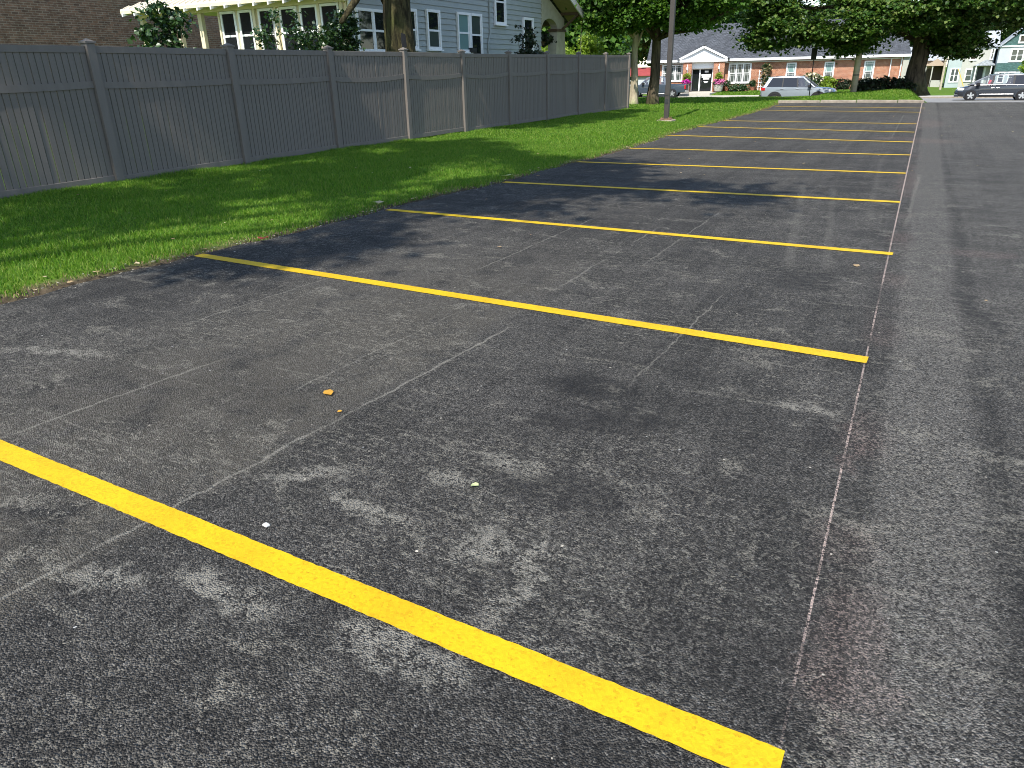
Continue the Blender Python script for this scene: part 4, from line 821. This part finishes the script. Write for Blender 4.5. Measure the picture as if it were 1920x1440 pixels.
# ------------------------------------------------------------------ utility pole, sign, wires
up = thing("utility_pole", "weathered wooden utility pole standing before the maple crown", "utility pole", (-3.42, 44.6, gz(-3.42, 44.6)))
m = MB(); m.tube([(-3.42, 44.6, -.1), (-3.40, 44.6, 3), (-3.36, 44.6, 9.6)], [.165, .155, .115], 12, 0, True, .02); m.build("shaft", MT['wood'], up, True)
m = MB(); m.disc((-3.41, 44.6, 1.02), .172, 'Z', .05, 12); m.build("band", MT['dark'], up)
m = MB(); m.mm((-3.42, 43.5, 9.0), (-3.30, 45.7, 9.14)); m.build("cross_arm", MT['wood'], up)
for i, (z0, dy) in enumerate(((5.05, -.1), (5.6, .0), (6.4, .1))):
    a, b = Vector((-3.5, 44.6+dy, z0)), Vector((-60, 52+i, z0+.5)); pts = [a.lerp(b, t/24)-Z3*(1.3*4*(t/24)*(1-t/24)*.5) for t in range(25)]
    o = MB().tube(pts, [.014]*25, 5).build("overhead_wire", MT['dark']); tag(o, ["lowest overhead wire running left from the utility pole", "middle overhead wire running left from the utility pole", "highest overhead wire running left from the utility pole"][i], "wire", "overhead wires")
a, b = Vector((-3.4, 44.7, 7.4)), Vector((40, 70, 5.0)); pts = [a.lerp(b, t/24)-Z3*(1.0*4*(t/24)*(1-t/24)) for t in range(25)]
tag(MB().tube(pts, [.014]*25, 5).build("overhead_wire", MT['dark']), "overhead wire running right past the pale houses", "wire", "overhead wires")
sg = thing("street_sign", "dark thin sign post seen from behind at the silver car", "sign", (-5.9, 46.7, gz(-5.9, 46.7)))
m = MB(); m.box((-5.9, 46.7, 1.0), (.05, .035, 2.7)); m.build("post", MT['dark'], sg)
m = MB(); m.box((-5.93, 46.73, 2.15), (.30, .012, .62)); bevel(m.build("plate", MT['dark'], sg), .02)

# ------------------------------------------------------------------ vehicles (built nose to +x, wheels on z = 0)
def vehicle(name, label, cat, loc, rz, spec):
    T = thing(name, label, cat, loc, rz); S = spec['st']; paint = spec['paint']
    def part(m, nm, mat, par=T, sm=False): return m.build(nm, mat, par, sm, world=False)
    m = MB(); K = 9
    for (x, zb, zt, wb, wm, wt) in S:
        zm = zb+(zt-zb)*.55
        half = [(0, zb), (wb*.85, zb), (wb, zb+.06), (wm, zm), (wt, zt-.03), (wt-.06, zt), (0, zt+.02)]
        ring = half + [(-y, z) for y, z in reversed(half[1:-1])]; K = len(ring); m.v += [(x, y, z) for y, z in ring]
    for i in range(len(S)-1):
        for k in range(K): m.f.append((i*K+k, (i+1)*K+k, (i+1)*K+(k+1) % K, i*K+(k+1) % K)); m.mi.append(0)
    m.f.append(tuple(range(K))); m.mi.append(0); m.f.append(tuple(reversed([(len(S)-1)*K+k for k in range(K)]))); m.mi.append(0)
    body = part(m, "body", paint, T, True)
    me = body.data; md = body.modifiers.new("edges", 'EDGE_SPLIT'); md.split_angle = R(38)
    G = spec['gh']; zb, zr = G['zb'], G['zr']; wb, wr = G['wb'], G['wr']; pil = G['pil']   # pillars: (x at belt, x at roof, width)
    rx0, rx1 = pil[0][1]+.02, pil[-1][1]-.02
    m = MB(); n = 8
    for i in range(n+1):
        x = rx1+(rx0-rx1)*i/n; t = i/n; zc = zr+.05*math.sin(math.pi*min(1, max(0, t*.9+.05)))
        m.v += [(x, -wr, zr-.03), (x, -wr*.93, zc+.015), (x, 0, zc+.045), (x, wr*.93, zc+.015), (x, wr, zr-.03), (x, 0, zr-.035)]
    for i in range(n):
        for k in range(6): m.f.append((i*6+k, i*6+(k+1) % 6, (i+1)*6+(k+1) % 6, (i+1)*6+k)); m.mi.append(0)
    m.f.append(tuple(reversed(range(6)))); m.mi.append(0); m.f.append(tuple(n*6+k for k in range(6))); m.mi.append(0)
    part(m, "roof", paint)
    for sgn in (-1, 1):
        for j, (xb, xr, w) in enumerate(pil):
            m = MB(); a0, a1 = xb-w/2, xb+w/2; b0, b1 = xr-w/2, xr+w/2; o = .012
            m.hexa([(a0, sgn*(wb-.05), zb-.02), (a1, sgn*(wb-.05), zb-.02), (a1, sgn*(wb+o), zb-.02), (a0, sgn*(wb+o), zb-.02), (b0, sgn*(wr-.05), zr-.02), (b1, sgn*(wr-.05), zr-.02), (b1, sgn*(wr+o), zr-.02), (b0, sgn*(wr+o), zr-.02)])
            part(m, "pillar", paint if j in (0, len(pil)-1) or spec.get('bodypillars') else MT['blackpl'])
        for j in range(len(pil)-1):
            (xa, xra, wa), (xc, xrc, wc) = pil[j], pil[j+1]
            q = [(xa-wa/2, sgn*wb, zb), (xc+wc/2, sgn*wb, zb), (xrc+wc/2, sgn*wr, zr-.035), (xra-wa/2, sgn*wr, zr-.035)]
            m = MB(); m.add(q, [(0, 1, 2, 3)]); part(m, "side_window", MT['clear'] if j < spec.get('clearn', 1) else spec.get('rearglass', MT['tint']))
    for nm, (xb, xr, w), mt in (("windscreen", pil[0], MT['clear']), ("rear_window", pil[-1], spec.get('rearglass', MT['tint']))):
        m = MB(); m.add([(xb, -wb+.03, zb), (xb, wb-.03, zb), (xr, wr-.03, zr-.02), (xr, -wr+.03, zr-.02)], [(0, 1, 2, 3)]); part(m, nm, mt)
    m = MB(); m.mm((pil[-1][0]+.05, -wb+.06, zb-.01), (pil[0][0]-.12, wb-.06, zb+.035)); part(m, "cabin_floor", MT['cabin'])
    for xs_ in spec['seats']:
        for sy_ in (-.38, .38):
            m = MB(); m.hexa([(xs_-.10, sy_-.23, zb-.1), (xs_+.05, sy_-.23, zb-.1), (xs_+.05, sy_+.23, zb-.1), (xs_-.10, sy_+.23, zb-.1), (xs_-.20, sy_-.19, zb+.28), (xs_-.10, sy_-.19, zb+.28), (xs_-.10, sy_+.19, zb+.28), (xs_-.20, sy_+.19, zb+.28)]); m.box((xs_-.17, sy_, zb+.37), (.09, .24, .16)); part(m, "seat", MT['cabin'])
    for wx in spec['wheels']:
        for sgn in (-1, 1):
            W = spec['hw']; r = spec['wr']
            a = MB(); pts_o = [(wx+(r+.12)*math.cos(R(t)), r*.98+(r+.10)*math.sin(R(t))) for t in range(-12, 193, 12)]; pts_i = [(wx+(r+.035)*math.cos(R(t)), r*.98+(r+.03)*math.sin(R(t))) for t in range(192, -13, -12)]
            a.prism(pts_o+pts_i, sgn*(W-.02), sgn*(W+.014), 'Y'); part(a, "wheel_arch", spec['arch'])
            d = MB(); d.disc((wx, sgn*(W-.09), r), r+.05, 'Y', .20, 24); part(d, "wheel_well", MT['black'])
            wl = MB(); wl.tube([(wx, sgn*(W-.2), r), (wx, sgn*(W-.19), r), (wx, sgn*(W+.005), r), (wx, sgn*(W+.03), r)], [r*.9, r, r, r*.9], 24); wo = part(wl, "wheel", MT['black'])
            rm = MB(); rm.disc((wx, sgn*(W+.032), r), r*.66, 'Y', .012, 20); ro = part(rm, "rim", MT['darkalloy'], wo)
            sp_ = MB()
            for k_ in range(5):
                t = R(72*k_+18); c_, s_2 = math.cos(t), math.sin(t); sp_.bar((wx+c_*.04, sgn*(W+.046), r+s_2*.04), (wx+c_*r*.64, sgn*(W+.046), r+s_2*r*.64), .02, r*.26, 0, (-s_2, 0, c_))
            sp_.disc((wx, sgn*(W+.048), r), r*.18, 'Y', .03, 10); part(sp_, "spokes", spec['rimmat'], wo)
    for nm, mat, boxes in spec['extra']:
        m = MB()
        for bb in boxes: m.mm(*bb) if len(bb) == 2 else m.hexa(bb)
        bevel(part(m, nm, mat), .012, 2)
    return T
def both(*boxes):
    out = []
    for a, b in boxes: out += [[(a, b)], [((a[0], -a[1], a[2]), (b[0], -b[1], b[2]))]]
    return out
def lr(nm, mat, a, b): return [(nm, mat, x) for x in both((a, b))]
# silver crossover
SUV = dict(paint=MT['silver'], hw=.96, wr=.38, wheels=(1.43, -1.39), arch=MT['blackpl'], rimmat=MT['darkalloy'], seats=(.35, -.55), clearn=1,
    st=[(-2.38, .52, 1.02, .70, .78, .76), (-2.28, .40, 1.14, .82, .90, .86), (-1.9, .34, 1.16, .88, .96, .92), (-.6, .30, 1.14, .90, .97, .93), (.9, .30, 1.10, .90, .97, .92), (1.35, .30, 1.08, .90, .96, .90), (1.95, .33, 1.04, .87, .94, .86), (2.27, .38, .97, .82, .88, .78), (2.42, .46, .84, .66, .72, .64)],
    gh=dict(zb=1.13, zr=1.74, wb=.90, wr=.70, pil=[(1.15, .35, .09), (.05, -.05, .10), (-.95, -.95, .08), (-2.12, -1.78, .22)]),
    extra=lr("headlamp", MT['lamp'], (1.98, .70, .82), (2.32, .89, .95))+lr("tail_lamp", MT['redlamp'], (-2.335, .62, .92), (-2.08, .945, 1.10))+[("grille", MT['black'], [((2.33, -.52, .52), (2.44, .52, .72))]), ("front_bumper", MT['blackpl'], [((2.20, -.74, .34), (2.44, .74, .50))]), ("rear_bumper", MT['blackpl'], [((-2.46, -.80, .36), (-2.16, .80, .62))])]
    +lr("sill_cladding", MT['blackpl'], (-.95, .90, .28), (.95, .985, .40))+lr("wing_mirror", MT['blackpl'], (.72, .93, 1.10), (.92, 1.14, 1.24))+lr("door_handle", MT['chrome'], (-.05, .955, .98), (.15, .985, 1.01))+lr("door_handle", MT['chrome'], (-1.05, .955, .99), (-.85, .985, 1.02))
    +lr("side_crease", MT['dark'], (-1.35, .955, .945), (1.0, .972, .957))+[("roof_spoiler", MT['silver'], [((-1.98, -.66, 1.70), (-1.70, .66, 1.77))])]+lr("roof_rail", MT['dark'], (-1.5, .60, 1.775), (.25, .64, 1.815)))
vehicle("silver_suv", "silver blue crossover with black wheel arches parked before the brick office", "car", (-7.75, 55.6, -.885), 0, SUV)
# dark minivan driving left
VAN = dict(paint=MT['navy'], hw=.97, wr=.345, wheels=(1.55, -1.53), arch=MT['navy'], rimmat=MT['alloy'], seats=(.45, -.55, -1.5), clearn=2, bodypillars=False, rearglass=MT['tint'],
    st=[(-2.55, .42, .98, .72, .80, .80), (-2.45, .30, 1.06, .86, .94, .90), (-1.5, .26, 1.06, .90, .98, .93), (.9, .26, 1.03, .90, .98, .93), (1.5, .26, 1.02, .90, .98, .90), (1.95, .28, .94, .88, .96, .82), (2.30, .30, .84, .82, .90, .72), (2.52, .36, .70, .66, .74, .60)],
    gh=dict(zb=1.05, zr=1.68, wb=.91, wr=.72, pil=[(1.80, .62, .08), (.42, .32, .12), (-.90, -.90, .12), (-2.48, -2.20, .16)]),
    extra=lr("headlamp", MT['lamp'], (2.02, .62, .70), (2.42, .87, .86))+lr("tail_lamp", MT['redlamp'], (-2.56, .66, .86), (-2.42, .93, 1.3))+[("grille", MT['black'], [((2.42, -.5, .46), (2.545, .5, .64))]), ("front_bumper", MT['navy'], [((2.30, -.80, .28), (2.56, .80, .44))]), ("rear_bumper", MT['navy'], [((-2.64, -.86, .32), (-2.40, .86, .60))])]
    +lr("chrome_side_strip", MT['chrome'], (-1.02, .972, .425), (1.02, .992, .455))+lr("chrome_belt_strip", MT['chrome'], (-2.42, .905, 1.042), (1.45, .94, 1.056))+lr("wing_mirror", MT['black'], (1.10, .95, 1.02), (1.32, 1.18, 1.20))+lr("door_handle", MT['chrome'], (.20, .965, .84), (.40, .998, .87))+lr("door_handle", MT['chrome'], (-.12, .965, .84), (.08, .998, .87)))
vehicle("minivan", "dark blue minivan with chrome strip driving on the street at the right", "van", (4.47, 64.0, -1.0), math.pi, VAN)
# slate pickup behind the two trees, tail to the right
PU = dict(paint=MT['truckblue'], hw=.99, wr=.40, wheels=(1.85, -1.75), arch=MT['truckblue'], rimmat=MT['alloy'], seats=(.35, -.6), clearn=2, bodypillars=True,
    st=[(-2.95, .55, 1.18, .90, .94, .94), (-2.85, .45, 1.20, .93, .99, .97), (-1.0, .42, 1.20, .94, 1.0, .97), (1.3, .42, 1.20, .94, 1.0, .97), (2.3, .44, 1.18, .93, .99, .93), (2.75, .48, 1.12, .90, .95, .86), (2.88, .55, .98, .80, .86, .78)],
    gh=dict(zb=1.19, zr=1.86, wb=.93, wr=.74, pil=[(1.45, .75, .09), (.15, .1, .10), (-1.05, -.9, .14)]),
    extra=lr("headlamp", MT['lamp'], (2.6, .66, .86), (2.86, .92, 1.04))+lr("tail_lamp", MT['redlamp'], (-2.99, .82, .78), (-2.86, .985, 1.14))+[("tailgate", MT['dark'], [((-2.99, -.78, .66), (-2.94, .78, 1.17))]), ("rear_bumper", MT['chrome'], [((-3.1, -.9, .46), (-2.88, .9, .62))]), ("grille", MT['chrome'], [((2.82, -.6, .66), (2.92, .6, .98))]), ("bed_opening", MT['black'], [((-2.85, -.8, 1.20), (-1.15, .8, 1.226))])]
    +lr("wing_mirror", MT['black'], (1.0, .97, 1.2), (1.2, 1.22, 1.42))+lr("step_bar", MT['chrome'], (-1.0, .98, .36), (1.2, 1.06, .42)))
vehicle("pickup_truck", "slate blue pickup parked behind the two trees, tail to the office door", "truck", (-23.3, 72.6, -.98), math.pi+R(8), PU)

# driver in the minivan: one continuous mesh, head, torso and arms
def person(label, loc, rz):
    T = thing("person", label, "person", loc, rz); m = MB()
    # seated torso, neck and head as one tube, shirt / skin / hair by material
    prof = [((0, 0, -.30), .17), ((0, 0, -.10), .165), ((-.01, 0, .06), .175), ((-.02, 0, .17), .15), ((-.02, 0, .225), .07), ((0, 0, .27), .055), ((.015, 0, .31), .08), ((.02, 0, .37), .098), ((.015, 0, .43), .10), ((.0, 0, .49), .088), ((-.01, 0, .535), .045)]
    n = 12
    for (c, r) in prof:
        for k_ in range(n):
            t = 2*math.pi*k_/n; wy = 1.25 if c[2] < .2 else .85; m.v.append((c[0]+r*math.cos(t)*(.72 if c[2] < .2 else 1.05), c[1]+r*math.sin(t)*wy, c[2]))
    for i in range(len(prof)-1):
        for k_ in range(n):
            ang = abs(((2*math.pi*(k_+.5)/n)+math.pi) % (2*math.pi)-math.pi); zc = (prof[i][0][2]+prof[i+1][0][2])/2
            mi = 0 if zc < .20 else (1 if (zc < .42 and ang < 1.5) or zc < .29 else 2)
            m.f.append((i*n+k_, i*n+(k_+1) % n, (i+1)*n+(k_+1) % n, (i+1)*n+k_)); m.mi.append(mi)
    m.f.append(tuple((len(prof)-1)*n+k_ for k_ in range(n))); m.mi.append(2)
    for s in (-1, 1):
        m.tube([(-.01, s*.15, .12), (.02, s*.24, .06), (.10, s*.27, -.14), (.28, s*.22, -.12)], [.06, .065, .05, .042], 8, 0)
        m.tube([(.28, s*.22, -.12), (.42, s*.17, -.06), (.48, s*.16, -.03)], [.042, .034, .03], 8, 1)
        for f_ in range(4): m.tube([(.47, s*(.13+.02*f_), -.02), (.525, s*(.13+.02*f_), .0), (.54, s*(.13+.02*f_), -.03), (.515, s*(.13+.02*f_), -.05)], [.010, .010, .009, .008], 5, 1)
        m.tube([(.46, s*.12, -.02), (.49, s*.10, .0), (.515, s*.105, -.01)], [.011, .010, .008], 5, 1)
    m.add([(.118, -.018, .345), (.118, .018, .345), (.142, 0, .35), (.112, 0, .385)], [(0, 1, 2), (1, 3, 2), (3, 0, 2)], 1)
    m.build("body", [MT['redcloth'], MT['skin'], MT['hair']], T, True, world=False); return T
person("driver in a red shirt at the wheel of the dark minivan", (4.47-.50, 63.62, -1.0+1.16), math.pi)

# ------------------------------------------------------------------ houses far right
def simple_house(name, label, x0, x1, yf, dep, zb, zw, zr, wall, roof, ridge='x', over=.35, extra=None):
    T = thing(name, label, "house", ((x0+x1)/2, yf+dep/2, zb)); m = MB(); xm, ym = (x0+x1)/2, yf+dep/2
    if ridge == 'x':
        m.mm((x0, yf, zb), (x1, yf+dep, zw)); m.prism([(yf, zw), (yf+dep, zw), (ym, zr)], x0, x1, 'X'); m.build("wall", wall, T)
        r = MB(); k = (zr-zw)/(dep/2)
        r.prism([(yf-over, zw-over*k), (ym, zr), (yf+dep+over, zw-over*k), (yf+dep+over, zw-over*k+.16), (ym, zr+.16), (yf-over, zw-over*k+.16)], x0-over, x1+over, 'X'); r.build("roof", roof, T)
    else:
        m.mm((x0, yf, zb), (x1, yf+dep, zw)); m.prism([(x0, zw), (x1, zw), (xm, zr)], yf, yf+dep, 'Y'); m.build("wall", wall, T)
        r = MB(); k = (zr-zw)/((x1-x0)/2)
        r.prism([(x0-over, zw-over*k), (xm, zr), (x1+over, zw-over*k), (x1+over, zw-over*k+.16), (xm, zr+.16), (x0-over, zw-over*k+.16)], yf-over, yf+dep, 'Y'); r.build("roof", roof, T)
    return T
UX, NYm = Vector((1, 0, 0)), Vector((0, -1, 0))
YF = 140
h1 = simple_house("mint_house", "pale mint two storey house with a small gabled porch", 2.5, 8.45, YF, 9, -1.95, 3.9, 5.95, MT['mint'], MT['greyroof'])
F1 = (0, YF, 0)
m = MB(); m.mm((4.35, YF-.06, -1.9), (8.4, YF-.005, 3.75)); m.build("pale_yellow_wall_panel", MT['paleyel'], h1)
for a, b, z0, z1 in ((5.2, 6.2, 1.95, 3.6),): window(h1, (0, YF-.06, 0), UX, NYm, a, b, z0, z1, MT['white'], MT['glass'], .14)
for a, b, z0, z1 in ((7.85, 8.4, 1.95, 3.6), (5.0, 6.0, -1.1, .75)): window(h1, (0, YF-.06, 0), UX, NYm, a, b, z0, z1, MT['white'], MT['blind'], .14)
window(h1, F1, UX, NYm, 2.95, 4.25, -1.15, .85, MT['white'], MT['blind'], .14, None, 2)
m = MB(); m.prism([(5.95, 1.15), (9.0, 1.15), (7.5, 2.0)], YF-1.8, YF-.07, 'Y'); m.build("porch_roof", MT['greyroof'], h1)
m = MB(); m.mm((6.6, YF-.10, -1.85), (7.35, YF-.065, .95)); d_ = m.build("door", MT['dark'], h1)
for a in (6.2, 8.2): m = MB(); m.mm((a, YF-1.7, -1.9), (a+.15, YF-1.55, 1.15)); m.build("porch_post", MT['white'], h1)
m = MB(); m.mm((7.45, YF-.1, -1.7), (7.7, YF-.065, .9)); m.build("door_trim", MT['white'], h1)
h2 = simple_house("white_gabled_house", "white house with green shingled gable and band at the right edge", 8.75, 14.2, YF-3, 12, -2.0, 3.7, 6.2, MT['whitesid'], MT['greyroof'], 'y')
F2 = (0, YF-3, 0)
m = MB(); m.prism([(8.95, 3.75), (14.0, 3.75), (11.47, 6.05)], YF-3.08, YF-3.005, 'Y'); m.build("gable_shingles", MT['greensh'], h2)
m = MB(); m.mm((8.75, YF-3.09, .35), (14.2, YF-3.005, 1.45)); m.build("shingle_band", MT['greensh'], h2)
m = MB(); m.mm((8.6, YF-3.15, 3.62), (14.4, YF-3.01, 3.8)); m.build("gable_cornice", MT['white'], h2)
window(h2, (0, YF-3.08, 0), UX, NYm, 10.85, 11.95, 4.1, 5.2, MT['white'], MT['glass'], .16, False)
window(h2, F2, UX, NYm, 10.2, 11.95, 1.6, 3.35, MT['white'], MT['blind'], .16, None, 2)
for a in (9.2, 10.5, 12.2): window(h2, F2, UX, NYm, a, a+.9, -1.3, .2, MT['white'], MT['glass'], .13)
h3 = simple_house("peach_house", "small peach house with arched porch left of the mint house", -2.2, 2.0, YF+6, 8, -2.0, 2.2, 4.2, MT['peach'], MT['greyroof'])
m = MB(); m.prism([(-.7, 1.25), (2.4, 1.25), (.9, 2.35)], YF+3.6, YF+6, 'Y'); m.build("porch_roof", MT['peach'], h3)
m = MB(); m.mm((.55, YF+5.9, -1.4), (2.0, YF+5.97, 1.2)); m.build("porch_opening", MT['brown'], h3)
for a in (-.6, .35, 2.1): m = MB(); m.mm((a, YF+3.7, -2), (a+.16, YF+3.86, 1.25)); m.build("porch_post", MT['paleyel'], h3)
m = MB(); m.mm((.4, YF+3.7, -2), (2.2, YF+3.8, -.9)); m.build("porch_railing", MT['paleyel'], h3)
window(h3, (0, YF+6, 0), UX, NYm, -1.7, -.85, -1.2, .6, MT['white'], MT['blind'], .12)
poly = [(-.5, -1.9), (-.5, .3)]+[(.0+.5*math.cos(math.pi-R(a)), .3+.6*math.sin(R(a))) for a in range(0, 181, 20)]+[(.5, -1.9)]
m = MB(); m.prism(poly, YF+5.93, YF+5.98, 'Y'); m.build("arched_doorway", MT['brown'], h3)
h4 = simple_house("tan_building", "pale tan sided building between the office and the maple trunk", -4.2, -2.6, 118, 8, -1.9, 2.6, 3.6, MT['paleyel'], MT['greyroof'])
h5 = simple_house("red_roofed_house", "low white house with red roof seen past the fence end", -42, -30.5, 94, 8, -.7, .95, 1.75, MT['whitesid'], MT['redroof'])
window(h5, (0, 94, 0), UX, NYm, -34.5, -33.2, -.2, .9, MT['white'], MT['glass'], .1)
yt = (12.3, YF-9); tree("small bright young tree in front of the white gabled house", (*yt, gz(*yt)), 1.8, .08, [(yt[0], yt[1], 1.0, .9, .9, 1.2)], 1800, (.15, .28), MT['lime'], MT['bark'], 300, limbs=5, clump=.35, per=14)
pp = thing("utility_pole", "thin far utility pole before the peach house", "utility pole", (1.6, 110, -1.8)); m = MB(); m.tube([(1.6, 110, -1.9), (1.6, 110, 7)], [.14, .10], 8); m.build("shaft", MT['wood'], pp)
yb_ = thing("guy_wire_guard", "yellow slanted guy wire guard before the mint house", "wire guard", (4.1, 112, -1.6)); m = MB(); m.bar((4.3, 112, -1.5), (3.2, 112, .9), .1, .1); m.build("sleeve", plain("yellow_plastic", (.50, .38, .08)), yb_)
